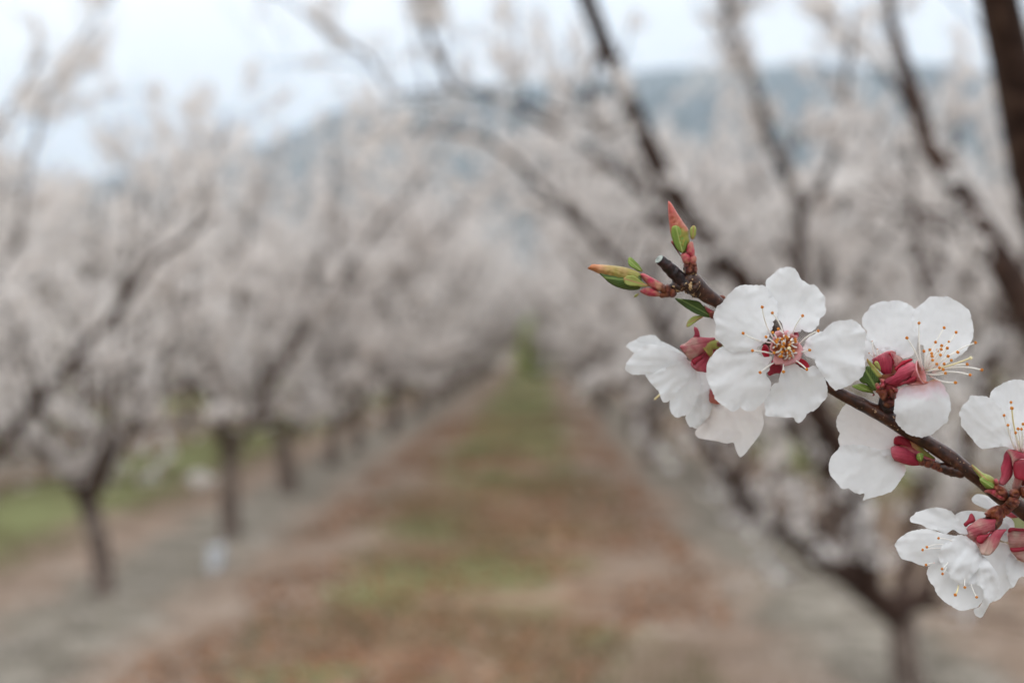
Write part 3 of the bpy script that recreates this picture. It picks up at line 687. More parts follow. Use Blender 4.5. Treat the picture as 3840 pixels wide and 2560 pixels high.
def grass():
    rng = np.random.default_rng(6); X, Y = [], []
    for (n, y0, y1, a, c, thr) in ((26000, 3.5, 40, -1.4, 0.75, 0.05), (26000, 5, 45, -5.3, -3.1, -0.15), (9000, 10, 70, -1.1, 0.4, -0.2), (8000, 10, 50, 2.6, 4.6, -0.1)):
        x, y = in_aisle(rng, n, y0, y1, a, c)
        k = np.array([noise.noise(Vector((p * 0.9, q * 0.6, 8))) > thr for p, q in zip(x, y)]); X.append(x[k]); Y.append(y[k])
    X = np.concatenate(X); Y = np.concatenate(Y); n = len(X); z = gzv(X, Y)
    B = np.stack([X, Y, z - 0.005], 1); h = rng.uniform(0.03, 0.09, n); an = rng.uniform(0, 6.28, n); w = 0.004
    s = np.stack([np.cos(an), np.sin(an), np.zeros(n)], 1) * w; ln = np.stack([rng.normal(0, .4, n), rng.normal(0, .4, n), np.ones(n)], 1) * h[:, None]
    V = np.stack([B - s, B + s, B + ln + s * 0.2, B + ln - s * 0.2], 1).reshape(-1, 3)
    o = link('grass', mesh_np('grass', V, np.arange(len(V)).reshape(-1, 4), M['grass'])); tag(o, 'short patchy grass growing in the aisles', 'grass', kind='stuff')
grass()

# a white plastic guard by the second trunk
def guard():
    c = P(805, 2115, 9.9); n = 18; V = []; F = []; H = 0.15; r = 0.05
    for k in range(2):
        for j in range(6):
            for i in range(n):
                a = i / n * 5.4 + 0.4; rr = (r - 0.002 * k) * (1 + 0.05 * math.sin(a * 3))
                V.append((c.x + rr * math.cos(a) + 0.012 * j / 5, c.y + rr * math.sin(a), j / 5 * H * (1 + 0.12 * math.sin(a * 2)) - 0.01))
    m = 6 * n
    for k in range(2):
        for j in range(5):
            for i in range(n - 1):
                q = (k * m + j * n + i, k * m + j * n + i + 1, k * m + (j + 1) * n + i + 1, k * m + (j + 1) * n + i)
                F.append(q if k == 0 else q[::-1])
    for i in range(n - 1): F.append((5 * n + i, 5 * n + i + 1, m + 5 * n + i + 1, m + 5 * n + i))
    o = link('trunk_guard', mesh('trunk_guard', V, F, M['guard'])); tag(o, 'short white split plastic guard tube standing by a trunk on the left', 'guard')
guard()

# the green bush closing the aisle
def bush(loc, w, h, seed, label):
    rng = np.random.default_rng(seed); root = empty('bush', loc); n = 9000
    d = rng.normal(size=(n, 3)); d /= np.linalg.norm(d, axis=1)[:, None]; r = rng.uniform(0.25, 1, n) ** 0.4
    lump = 1 + 0.28 * np.sin(d[:, 0] * 5 + 1) * np.sin(d[:, 2] * 4) + 0.15 * np.sin(d[:, 1] * 9)
    C = d * (r * lump)[:, None] * np.array([w / 2, w / 2, h / 2]); C[:, 0] *= np.clip(1.15 - (C[:, 2] / h + 0.5) * 0.75, 0.2, 1.2); C[:, 2] += h * 0.52
    C += np.array(loc); D = d + rng.normal(0, 0.6, d.shape)
    D /= np.linalg.norm(D, axis=1)[:, None]; a = np.cross(D, rng.normal(size=(n, 3))); a /= np.linalg.norm(a, axis=1)[:, None]; c = np.cross(D, a); s = rng.uniform(0.05, 0.1, n)[:, None]
    V = np.stack([C - a * s, C + c * s * .5, C + a * s, C - c * s * .5], 1).reshape(-1, 3)
    link('foliage', mesh_np('foliage', V, np.arange(len(V)).reshape(-1, 4), M['bush']), root)
    T = Tubes()
    for k in range(6):
        e = rng.normal(0, 1, 2); T.add([(loc[0], loc[1], -0.05), (loc[0] + e[0] * .15, loc[1] + e[1] * .15, h * .4), (loc[0] + e[0] * w * .25, loc[1] + e[1] * w * .25, h * 0.8)], [0.05, 0.035, 0.012], 6)
    link('stem', T.mesh('stem', M['bark']), root)
    tag(root, label, 'bush')
bush((RX(0.02, 64), 64, 0), 2.0, 2.7, 1, 'bright green bush closing the far end of the aisle')

# ------------------------------------------------------------------ the flowering branch
def CR(x0, y0, s):                       # crop coordinates -> photo pixels
    return lambda pts: [(x0 + p[0] * s,) + (y0 + p[1] * s,) + tuple(p[2:]) for p in pts]
CA = CR(2180, 720, 640 / 1858); CB = CR(2300, 950, 1000 / 1960); CC = CR(3040, 1050, 800 / 1476)
CD = CR(3300, 1400, 540 / 891); CE = CR(2640, 1000, 620 / 1568); CF = CR(3180, 1080, 560 / 1514)
CG = CR(3180, 1300, 320 / 1930); CH = CR(3560, 1600, 280 / 784); CI = CR(2520, 1160, 240 / 1344)
D0 = FOCUS
def PM(x, y, mm): return P(x, y, D0 + mm / 1000)

def smooth_outline(pts, step=7.0, serr=0.0, seed=0):
    n = len(pts); out = []
    for i in range(n):
        p0, p1, p2, p3 = (np.array(pts[(i + k) % n][:2], float) for k in (-1, 0, 1, 2))
        k = max(1, int(round(np.linalg.norm(p2 - p1) / step)))
        for j in range(k):
            t = j / k; T_ = 0.5
            out.append(p1 + T_ * (p2 - p0) * t + (T_ * (2 * p0 - 5 * p1 + 4 * p2 - p3)) * t * t + (T_ * (-p0 + 3 * p1 - 3 * p2 + p3)) * t ** 3)
    out = np.array(out)
    if serr:
        c = out.mean(0); rs = random.Random(seed)
        for i in range(len(out)):
            d = out[i] - c; d /= np.linalg.norm(d) + 1e-9
            out[i] += d * serr * (1.5 * rs.uniform(-1, 1) + 0.8 * math.sin(i * 2.1) + 1.6 * noise.noise(Vector((i * 0.22, seed, 0))))
    return out

def fill(outline, spacing):
    o = outline; x0, y0 = o.min(0); x1, y1 = o.max(0)
    gx, gy = [], []
    pts = []
    r = 0; y = y0 + spacing * .5
    while y < y1:
        x = x0 + (spacing * .5 if r % 2 else 0)
        while x < x1: pts.append((x, y)); x += spacing
        y += spacing * 0.866; r += 1
    pts = np.array(pts) if pts else np.zeros((0, 2))
    def edge_dist(q):
        a = o; b_ = np.roll(o, -1, 0); ab = b_ - a; L2 = (ab ** 2).sum(1) + 1e-9
        t = np.clip(((q[:, None, :] - a[None]) * ab[None]).sum(-1) / L2[None], 0, 1)
        return np.sqrt((((a[None] + t[..., None] * ab[None]) - q[:, None, :]) ** 2).sum(-1)).min(1)
    def inside(q):
        a = o; b_ = np.roll(o, -1, 0); c = np.zeros(len(q), bool)
        for (ax, ay), (bx, by) in zip(a, b_):
            cond = ((ay > q[:, 1]) != (by > q[:, 1]))
            xi = (bx - ax) * (q[:, 1] - ay) / (by - ay + 1e-12) + ax
            c ^= cond & (q[:, 0] < xi)
        return c
    if len(pts):
        pts = pts[inside(pts)]
    if len(pts):
        pts = pts[edge_dist(pts) > spacing * 0.45]
    allp = np.concatenate([o, pts]) if len(pts) else o
    n = len(o)
    r = delaunay_2d_cdt([Vector(p) for p in allp], [], [list(range(n))], 1, 1e-5)
    vo = np.array([tuple(v) for v in r[0]]); faces = [tuple(f) for f in r[2]]
    # consistent winding: front faces the camera
    ff = []
    for f in faces:
        a, b_, c = vo[f[0]], vo[f[1]], vo[f[2]]
        cr_ = (b_[0] - a[0]) * (c[1] - a[1]) - (b_[1] - a[1]) * (c[0] - a[0])
        ff.append(f if cr_ < 0 else f[::-1])
    return vo, ff, edge_dist(vo)

def frame2(v, attach):
    a = np.array(attach[:2], float); c = v.mean(0); ax = c - a
    if np.linalg.norm(ax) < 1: ax = np.array([0, -1.0])
    ax /= np.linalg.norm(ax); pr = (v - a) @ ax; lt = (v - a) @ np.array([-ax[1], ax[0]])
    Lm = max(pr.max(), 1.0); lw = max(abs(lt).max(), 1.0)
    return pr / Lm, lt / lw

def sheet(name, pts, attach, z0, z1, mat, parent, cup=0.0, bow=0.0, amp=0.35, ruffle=0.35, seed=0, serr=0.0, spacing=9.0, label=None, fold=None, thick=0.0, side=0.0):
    """a thin organ (petal, sepal, leaf): traced outline, its own depth, cup, pleats and ruffled rim"""
    o = smooth_outline(pts, 6.5, serr, seed); v, F, e = fill(o, spacing)
    t, s = frame2(v, attach); tt = np.clip(t, 0, 1)
    R_ = max(e.max(), 1)
    V = []; sx = seed * 7.31 + 1.7
    for i in range(len(v)):
        z = z0 + (z1 - z0) * tt[i] + cup * s[i] ** 2 + bow * math.sin(math.pi * tt[i]) + side * s[i]
        ang = math.atan2(s[i], max(t[i], 0.03) + 0.15)
        pl = noise.noise(Vector((ang * 3.2 + sx, tt[i] * 0.9, sx)))
        pl2 = noise.noise(Vector((ang * 8.5 + sx, tt[i] * 1.5, 3 + sx)))
        big = noise.noise(Vector((v[i][0] / 85 + sx, v[i][1] / 85, sx)))
        z += amp * (pl * 1.0 * tt[i] + pl2 * 0.16 * tt[i] + big * 1.7 + 0.45 * noise.noise(Vector((v[i][0] / 34 + sx, v[i][1] / 34, sx))))
        eg = math.exp(-e[i] / (R_ * 0.22))
        z += ruffle * eg * (noise.noise(Vector((ang * 6 + sx, 4.2, t[i] * 3))) * 1.6 + noise.noise(Vector((v[i][0] / 17, v[i][1] / 17, sx))) * 0.9 + 0.25)
        if ruffle > 0.25: z += 0.10 * noise.noise(Vector((v[i][0] / 20 + sx, v[i][1] / 20, 2.0)))
        if fold:                        # a turned-back piece beyond a line
            z += fold * max(0.0, 1 - e[i] / (R_ * 0.5)) ** 2
        V.append(PM(v[i][0], v[i][1], z))
    uv = np.stack([s * 0.5 + 0.5, np.clip(t, 0, 1)], 1)
    if thick > 0:                       # a second skin behind, closed round the rim
        n = len(V); prof = thick * np.sqrt(1 - (1 - np.clip(e / (R_ * 0.6), 0, 1)) ** 2)
        rim = [i for i in range(n) if e[i] < 1e-3]; rs = set(rim); mp = {}; V2 = list(V); uv2 = list(uv)
        for i in range(n):
            if i in rs: mp[i] = i
            else: mp[i] = len(V2); V2.append(V[i] + Vector((0, prof[i] / 1000, 0))); uv2.append(uv[i])
        for i in range(n):
            if i not in rs: V2[i] = V[i] - Vector((0, prof[i] / 1000, 0))
        F = F + [tuple(mp[k] for k in f[::-1]) for f in F]; V = V2; uv = np.array(uv2)
    ob = link(name, mesh(name, V, F, M[mat], uv), parent)
    if label: ob['label'] = label
    return ob

def pillow(name, pts, attach, z, T_, mat, parent, z1=None, spacing=6.0, seed=0, serr=0.0, label=None, lump=0.12):
    """a plump closed organ (bud, scale): traced outline swollen to thickness T_ (mm, half)"""
    o = smooth_outline(pts, 4.5, serr, seed); v, F, e = fill(o, spacing); t, s = frame2(v, attach); tt = np.clip(t, 0, 1)
    R_ = max(e.max(), 1); n = len(v); z1 = z if z1 is None else z1
    prof = np.sqrt(np.clip(1 - (1 - np.clip(e / R_, 0, 1)) ** 2, 0, 1)) * T_
    rim = set(np.nonzero(e < 1e-3)[0].tolist()); V = []; uv = []
    for i in range(n):
        zz = z + (z1 - z) * tt[i]; w = 1 + lump * noise.noise(Vector((v[i][0] / 12, v[i][1] / 12, seed))) * 2
        V.append(PM(v[i][0], v[i][1], zz - prof[i] * w)); uv.append((s[i] * .5 + .5, tt[i]))
    mp = {}
    for i in range(n):
        if i in rim: mp[i] = i
        else:
            mp[i] = len(V); V.append(PM(v[i][0], v[i][1], z + (z1 - z) * tt[i] + prof[i])); uv.append((s[i] * .5 + .5, tt[i]))
    F = F + [tuple(mp[k] for k in f[::-1]) for f in F]
    ob = link(name, mesh(name, V, F, M[mat], uv), parent)
    if label: ob['label'] = label
    return ob

def tube_mesh(ctrl, sides=10, step=3.0, lump=0.0, seed=0, extra=None):
    """ctrl: (px, py, mm, radius px) -> verts, faces, uvs, world scale"""
    pts = [np.array(PM(c[0], c[1], c[2])) for c in ctrl]; k = D0 / FPX
    rads = [c[3] * k for c in ctrl]
    if extra: pts += [np.array(q[0]) for q in extra]; rads += [q[1] for q in extra]
    p, r = resample(pts, rads, step * k)
    if extra:                            # thin out the long hidden run
        keep = [0]
        for i in range(1, len(p)):
            if np.linalg.norm(p[i] - p[keep[-1]]) > r[i] * 0.35 or i == len(p) - 1: keep.append(i)
        p, r = p[keep], r[keep]
    tan = np.gradient(p, axis=0); tan /= np.linalg.norm(tan, axis=1)[:, None] + 1e-12
    u = np.cross(tan, np.array([0, 1, 0.02])); u /= np.linalg.norm(u, axis=1)[:, None] + 1e-12; w = np.cross(tan, u)
    V = []; uv = []; m = len(p)
    for i in range(m):
        for j in range(sides):
            a = j / sides * 2 * math.pi
            q = 1 + lump * noise.noise(Vector((i * 0.25, math.cos(a) * 1.5 + seed, math.sin(a) * 1.5)))
            V.append(p[i] + r[i] * q * (math.cos(a) * u[i] + math.sin(a) * w[i])); uv.append((j / sides, i / (m - 1)))
    F = [(i * sides + j, i * sides + (j + 1) % sides, (i + 1) * sides + (j + 1) % sides, (i + 1) * sides + j) for i in range(m - 1) for j in range(sides)]
    F.append(tuple(range(sides))[::-1]); F.append(tuple((m - 1) * sides + j for j in range(sides)))
    return V, F, uv
def tube(name, ctrl, mat, parent, sides=10, step=3.0, lump=0.0, seed=0, label=None, extra=None):
    V, F, uv = tube_mesh(ctrl, sides, step, lump, seed, extra); ob = link(name, mesh(name, V, F, M[mat], uv), parent)
    if label: ob['label'] = label
    return ob

def stamen(base, tip, parent, zb=1.0, zt=-5.0, bend=0.12, r=2.9, an=6.0, name='stamen', tipmat='anther', filmat='filament', rs=None):
    rs = rs or random.Random(int(tip[0] * 13 + tip[1]))
    bx, by = base; tx, ty = tip; dx, dy = tx - bx, ty - by
    b_ = bend * rs.choice([-1, 1]) * rs.uniform(0.3, 1.0)
    ctrl = [(bx, by, zb, r * 1.15), (bx + dx * .35 - dy * b_ * .8, by + dy * .35 + dx * b_ * .8, zb + (zt - zb) * .45, r), (bx + dx * .72 - dy * b_ * .7, by + dy * .72 + dx * b_ * .7, zb + (zt - zb) * .8, r * .9), (tx, ty, zt, r * .75)]
    V, F, uv = tube_mesh(ctrl, 6, 8.0); nf = len(F)
    # two-lobed anther
    k = D0 / FPX; c = np.array(PM(tx, ty, zt)); ang = rs.uniform(0, 3.14); ax = np.array([math.cos(ang), 0.3, math.sin(ang)]); ax /= np.linalg.norm(ax)
    sd = np.cross(ax, [0, 1, 0]); sd /= np.linalg.norm(sd)
    for lobe in (-1, 1):
        cc = c + sd * lobe * an * 0.36 * k; b0 = len(V); n1, n2 = 5, 8
        yy = np.cross(ax, sd)
        for i in range(n1 + 1):
            ph = math.pi * i / n1
            for j in range(n2):
                th = 2 * math.pi * j / n2; rr = an * k * (0.52 + 0.06 * rs.uniform(-1, 1))
                V.append(cc + ax * math.cos(ph) * an * k * 1.0 + (sd * math.cos(th) + yy * math.sin(th)) * math.sin(ph) * rr); uv.append((j / n2, i / n1))
        for i in range(n1):
            for j in range(n2): F.append((b0 + i * n2 + j, b0 + i * n2 + (j + 1) % n2, b0 + (i + 1) * n2 + (j + 1) % n2, b0 + (i + 1) * n2 + j))
    me = mesh(name, V, F, [M[filmat], M[tipmat]], uv, midx=[0] * nf + [1] * (len(F) - nf))
    return link(name, me, parent)

def cup_mesh(c, rim, ax, depth, mat_in, parent, name='flower', n=28, rings=9, z=0.0, wob=0.05, seed=0, squash=1.0, label=None, stalk=None):
    """hypanthium: an open bowl, a rim of radius `rim` px round c, axis ax (unit, points out of the bowl), depth in px"""
    k = D0 / FPX; C0 = np.array(PM(c[0], c[1], z)); ax = np.array(ax, float); ax /= np.linalg.norm(ax)
    u = np.cross(ax, [0.1, 0.2, 1.0]); u /= np.linalg.norm(u); w = np.cross(ax, u); V = []; uv = []
    prof = [(0.05, -1.0), (0.28, -0.97), (0.48, -0.86), (0.6, -0.68), (0.68, -0.45), (0.76, -0.22), (0.86, -0.06), (0.97, 0.01), (1.06, 0.0)]
    back = [(1.05, -0.05), (0.92, -0.14), (0.82, -0.32), (0.74, -0.55), (0.66, -0.78), (0.52, -1.0), (0.34, -1.12), (0.2, -1.2)]
    if stalk: back += [(0.17, -1.2 - stalk)]
    P_ = prof + back
    for i, (r, h) in enumerate(P_):
        for j in range(n):
            a = j / n * 2 * math.pi; q = 1 + wob * noise.noise(Vector((math.cos(a) * 2, math.sin(a) * 2, seed + i * .15))) * 2 * r + 0.05 * math.sin(a * 10) * max(0, r - .7)
            V.append(C0 + k * (rim * r * q * (u * math.cos(a) + w * math.sin(a)) + ax * h * depth)); uv.append((j / n, i / 8 if i < 9 else 1 - (i - 9) / (len(back) - 1)))
    F = [(i * n + j, i * n + (j + 1) % n, (i + 1) * n + (j + 1) % n, (i + 1) * n + j) for i in range(len(P_) - 1) for j in range(n)]
    F.append(tuple(range(n))[::-1]); F.append(tuple((len(P_) - 1) * n + j for j in range(n)))
    mi = [0 if i < 9 else 1 for i in range(len(P_) - 1) for j in range(n)] + [0, 1]
    ob = link(name, mesh(name, V, F, [M[mat_in], M['cup_red']], uv, midx=mi), parent)
    if label: ob['label'] = label
    return ob

BR = empty('flowering_branch', PM(3840, 1912, 4))
tag(BR, 'sharp dark twig with white five-petalled blossoms, red calyces and two opening leaf buds', 'branch')

# ---- twig
tw = [(2572, 1040, 0, 36), (2590, 1052, 0.3, 38), (2615, 1078, 1, 35), (2650, 1106, 2, 29), (2695, 1136, 3.5, 23), (2760, 1190, 6, 22), (2860, 1270, 8, 22), (2980, 1358, 8, 22), (3100, 1443, 6.5, 22), (3165, 1482, 6, 23),
      (3230, 1514, 5.5, 26), (3311, 1556, 5, 30), (3390, 1607, 5, 28), (3474, 1657, 5, 27), (3560, 1713, 5, 30), (3620, 1758, 5, 28), (3690, 1810, 5, 27), (3745, 1852, 5, 32), (3790, 1885, 5, 33), (3845, 1918, 6, 34)]
tube('twig', tw, 'twig', BR, sides=20, step=5, lump=0.10, seed=2,
     extra=[((0.135, 0.31, 1.340), 0.0020), ((0.25, 0.33, 1.27), 0.0030), ((0.5, 0.38, 1.13), 0.0048), ((0.9, 0.45, 0.93), 0.008), ((1.3, 0.52, 0.74), 0.013), ((1.58, 0.55, 0.52), 0.020)])
# knobbly tip of the twig
kn = tube('knot', CA([(1290, 1090, 1.6, 31), (1210, 1010, 0.2, 36), (1130, 990, 0, 34), (1060, 1010, 0, 27), (990, 1060, 0.2, 22), (960, 1085, 0.4, 15)]), 'knot', BR, 16, 3, 0.35, 3)
tube('knot', CA([(1190, 1020, 0.2, 30), (1185, 930, 0, 28), (1185, 860, -0.2, 24), (1180, 800, -0.3, 21)]), 'knot', BR, 16, 3, 0.4, 5)
st = tube('cut_stub', CA([(1120, 1000, 0, 30), (1060, 930, -0.6, 27), (980, 850, -1.6, 24), (900, 775, -2.6, 20.5), (850, 733, -3.2, 17.5)]), 'stub', BR, 18, 3, 0.16, 8)
def disc():
    c = CA([(845, 729)])[0]; k = D0 / FPX; C0 = np.array(PM(c[0], c[1], -3.32)); ax = unit(np.array([-0.72, -0.55, 0.62])); u = unit(np.cross(ax, [0, 0, 1])); w = np.cross(ax, u)
    V = [C0 + ax * 0.00005]; F = []; uv = [(0.5, 0)]
    for ring, rr in ((1, 8), (2, 14), (3, 17.5)):
        for j in range(20):
            a = j / 20 * 6.2832; q = 1 + 0.06 * math.sin(j * 2.3)
            V.append(C0 + k * rr * q * (u * math.cos(a) + w * math.sin(a)) + ax * 0.00004 * (3 - ring)); uv.append((j / 20, ring / 3))
    for j in range(20): F.append((0, 1 + j, 1 + (j + 1) % 20))
    for g in range(2):
        for j in range(20): F.append((1 + g * 20 + j, 1 + (g + 1) * 20 + j, 1 + (g + 1) * 20 + (j + 1) % 20, 1 + g * 20 + (j + 1) % 20))
    link('cut_face', mesh('cut_face', V, F, M['cutwood'], uv), st)
disc()

# ---- upper leaf bud
bd = pillow('leaf_bud', CA([(950, 95), (985, 130), (1015, 180), (1045, 230), (1085, 290), (1125, 350), (1165, 410), (1172, 470), (1178, 540), (1150, 640), (1100, 665), (1060, 640), (1010, 560), (975, 470), (957, 350), (946, 230), (942, 120)]), CA([(1120, 700)])[0], -0.6, 1.5, 'bud_up', BR, z1=-1.5, seed=1, label='upright leaf bud with a red pointed tip')
sheet('leaf', CA([(985, 390), (1010, 362), (1050, 370), (1090, 410), (1130, 470), (1150, 530), (1148, 600), (1112, 660), (1060, 645), (1010, 570), (985, 480), (978, 430)]), CA([(1110, 690)])[0], -1.9, -2.6, 'leaf', bd, cup=0.5, amp=0.08, ruffle=-.1, seed=2, serr=0.5, spacing=5, thick=0.15)
sheet('leaf', CA([(1180, 410), (1212, 366), (1245, 375), (1253, 425), (1240, 480), (1212, 520), (1188, 490)]), CA([(1210, 540)])[0], -1.2, -1.6, 'leaf_light', bd, cup=-0.3, amp=0.05, ruffle=0.1, seed=3, serr=0.5, spacing=5, thick=0.12)
pillow('bud_scale', CA([(975, 540), (1000, 532), (1022, 590), (1072, 668), (1120, 760), (1060, 670), (1010, 600)]), CA([(1100, 740)])[0], -0.8, 0.3, 'scale', bd, seed=4, spacing=5)
pillow('bud_scale', CA([(1155, 560), (1210, 542), (1226, 600), (1236, 660), (1218, 725), (1180, 710), (1140, 660)]), CA([(1200, 760)])[0], -1.2, 0.85, 'scale', bd, seed=5, spacing=5)
pillow('bud_scale', CA([(1085, 680), (1140, 655), (1185, 690), (1200, 740), (1170, 785), (1120, 780), (1095, 735)]), CA([(1150, 800)])[0], -1.3, 0.9, 'scale', bd, seed=6, spacing=5)
pillow('bud_scale', CA([(1180, 720), (1215, 685), (1250, 700), (1255, 745), (1225, 785), (1185, 775)]), CA([(1200, 800)])[0], -1.5, 0.7, 'scale', bd, seed=7, spacing=5)
for k_, (cx, cy, rx, ry) in enumerate([(1150, 800, 38, 50), (1215, 800, 45, 55), (1185, 850, 60, 45), (1240, 850, 26, 45)]):
    pillow('bud_scale', CA([(cx + rx * math.cos(a), cy + ry * math.sin(a)) for a in np.linspace(0, 6.28, 9)[:-1]]), CA([(cx, cy + ry)])[0], -0.9 - 0.1 * k_, 0.9, 'scale_dark', bd, seed=8 + k_, spacing=5, serr=0.7, lump=0.3)
# ---- side leaf bud
bs = pillow('leaf_bud', CA([(68, 832), (95, 805), (120, 785), (230, 790), (350, 800), (480, 820), (600, 860), (650, 900), (655, 980), (620, 1000), (540, 980), (420, 960), (320, 930), (200, 892), (130, 860)]), CA([(680, 960)])[0], -0.9, 1.1, 'bud_side', BR, z1=-1.9, seed=11, label='leaf bud pointing left with an orange tip')
sheet('leaf', CA([(200, 880), (320, 875), (430, 865), (540, 850), (620, 880), (655, 960), (640, 1050), (560, 1070), (430, 1050), (320, 1000), (250, 940)]), CA([(680, 980)])[0], -1.9, -2.2, 'leaf_dark', bs, cup=1.0, amp=0.1, ruffle=0.0, seed=12, serr=0.4, spacing=5, thick=0.2)
sheet('leaf', CA([(508, 730), (535, 710), (600, 760), (650, 820), (670, 862), (620, 864), (550, 822), (515, 790)]), CA([(670, 875)])[0], -0.4, 0.2, 'leaf', bs, cup=-0.3, amp=0.05, ruffle=0.1, seed=13, serr=0.5, spacing=5, thick=0.12)
sheet('leaf', CA([(458, 950), (490, 915), (560, 908), (620, 940), (680, 990), (745, 1022), (680, 1034), (600, 1028), (520, 1018), (472, 990)]), CA([(760, 1030)])[0], -2.2, -3.2, 'leaf_light', bs, cup=-0.3, amp=0.08, ruffle=0.1, seed=14, serr=0.5, spacing=5, thick=0.12)
pillow('bud_scale', CA([(640, 900), (680, 885), (760, 925), (850, 975), (892, 1002), (895, 1060), (840, 1080), (760, 1040), (695, 980)]), CA([(900, 1040)])[0], -1.2, 1.0, 'scale', bs, seed=15, spacing=5)
pillow('bud_scale', CA([(636, 1075), (700, 1040), (760, 1045), (850, 1090), (862, 1130), (760, 1138), (680, 1112)]), CA([(880, 1110)])[0], -1.4, 0.8, 'scale', bs, seed=16, spacing=5)
pillow('bud_scale', CA([(570, 1142), (590, 1112), (628, 1106), (602, 1140)]), CA([(630, 1105)])[0], -0.8, 0.2, 'leaf_light', bs, seed=17, spacing=4)
for k_, (cx, cy, rx, ry) in enumerate([(890, 1050, 50, 50), (880, 1120, 45, 35), (940, 1060, 45, 60), (990, 1100, 50, 50), (930, 1115, 50, 35)]):
    pillow('bud_scale', CA([(cx + rx * math.cos(a), cy + ry * math.sin(a)) for a in np.linspace(0, 6.28, 9)[:-1]]), CA([(cx + rx, cy)])[0], -1.0 + 0.12 * k_, 1.0, 'scale_dark', bs, seed=18 + k_, spacing=5, serr=0.7, lump=0.3)
# ---- small leaves below the twig tip
lf = sheet('leaf', CA([(1015, 1155), (1080, 1160), (1180, 1170), (1280, 1190), (1330, 1240), (1400, 1290), (1440, 1345), (1400, 1368), (1320, 1352), (1240, 1322), (1140, 1262), (1060, 1202)]), CA([(1450, 1370)])[0], 4.5, 2.8, 'leaf_dark', BR, cup=-0.8, amp=0.12, ruffle=0.1, seed=21, serr=0.4, spacing=5, thick=0.15)
sheet('leaf', CA([(1142, 1462), (1155, 1410), (1200, 1362), (1260, 1345), (1335, 1352), (1262, 1402), (1200, 1450), (1160, 1470)]), CA([(1350, 1350)])[0], 4.2, 3.2, 'leaf_light', BR, cup=-0.4, amp=0.08, ruffle=0.1, seed=22, serr=0.3, spacing=5, thick=0.15)
pillow('bud_scale', CA([(1335, 1235), (1400, 1270), (1448, 1300), (1450, 1350), (1400, 1330), (1360, 1290)]), CA([(1450, 1350)])[0], 3.6, 0.5, 'scale', BR, seed=23, spacing=5)
pillow('bud_scale', CA([(1390, 1320), (1440, 1305), (1460, 1370), (1410, 1375)]), CA([(1460, 1360)])[0], 3.4, 0.5, 'scale_dark', BR, seed=24, spacing=4)
pillow('bud_scale', CA([(1500, 1140), (1515, 1122), (1550, 1125), (1570, 1150), (1540, 1170), (1510, 1160)]), CA([(1530, 1180)])[0], 4.0, 0.5, 'scale_dark', BR, seed=25, spacing=4)

# ---- flower 1: the one that looks at the camera
f1 = cup_mesh(CE([(775, 768)])[0], 59, (0.02, -1, 0.05), 40, 'cup', BR, z=-1.5, wob=0.22, seed=3, label='open blossom facing the viewer, five broad petals round a ring of stamens', stalk=0.6)
Q = CE
sheet('petal', Q([(600, 700), (625, 640), (645, 590), (662, 540), (655, 522), (690, 480), (700, 420), (695, 330), (650, 245), (575, 182), (520, 178), (470, 175), (400, 168), (340, 182), (290, 210), (240, 255), (195, 310), (170, 345), (130, 372), (100, 430), (90, 480), (105, 530), (115, 560), (107, 600), (112, 650), (128, 690), (170, 735), (200, 770), (240, 800), (300, 808), (370, 800), (440, 802), (500, 790), (510, 756), (545, 745), (560, 730)]), Q([(640, 690)])[0], -1.6, -0.4, 'petal', f1, cup=1.2, bow=0.9, amp=0.5, ruffle=0.45, seed=31, serr=1.0)
sheet('petal', Q([(770, 640), (745, 560), (718, 510), (690, 505), (668, 440), (630, 320), (590, 215), (585, 155), (592, 125), (640, 85), (690, 35), (740, 12), (800, 2), (850, 8), (880, 40), (905, 80), (915, 118), (960, 145), (1000, 173), (1040, 168), (1080, 200), (1110, 245), (1145, 285), (1153, 330), (1145, 370), (1157, 410), (1145, 450), (1120, 480), (1098, 492), (1092, 540), (1060, 585), (1010, 618), (970, 618), (925, 598), (915, 614), (880, 616), (845, 622), (810, 650)]), Q([(790, 650)])[0], -1.2, 1.0, 'petal', f1, cup=0.6, bow=1.0, amp=0.85, ruffle=0.5, seed=32, serr=1.0)
sheet('petal', Q([(940, 780), (955, 740), (970, 700), (1000, 662), (1045, 640), (1085, 612), (1125, 610), (1160, 575), (1220, 532), (1290, 508), (1350, 510), (1385, 497), (1440, 515), (1490, 560), (1530, 620), (1545, 650), (1532, 690), (1530, 760), (1520, 830), (1527, 900), (1522, 960), (1527, 990), (1490, 1050), (1440, 1085), (1380, 1125), (1310, 1150), (1260, 1170), (1230, 1162), (1190, 1120), (1150, 1060), (1100, 990), (1060, 920), (1045, 880), (1000, 862), (960, 840)]), Q([(935, 790)])[0], -1.6, 0.6, 'petal', f1, cup=-0.5, bow=1.1, amp=0.8, ruffle=0.55, seed=33, serr=1.2)
sheet('petal', Q([(835, 900), (870, 920), (910, 950), (960, 972), (1000, 950), (1050, 940), (1110, 1000), (1160, 1100), (1172, 1190), (1160, 1240), (1110, 1300), (1050, 1360), (985, 1385), (960, 1430), (925, 1470), (900, 1483), (870, 1470), (850, 1430), (820, 1428), (740, 1425), (650, 1420), (595, 1418), (578, 1405), (585, 1370), (575, 1320), (570, 1280), (592, 1235), (630, 1180), (642, 1135), (675, 1100), (705, 1098), (715, 1050), (735, 990), (760, 950), (795, 915)]), Q([(820, 880)])[0], -1.5, 1.4, 'petal', f1, cup=0.5, bow=1.2, amp=0.9, ruffle=0.6, seed=34, serr=1.0)
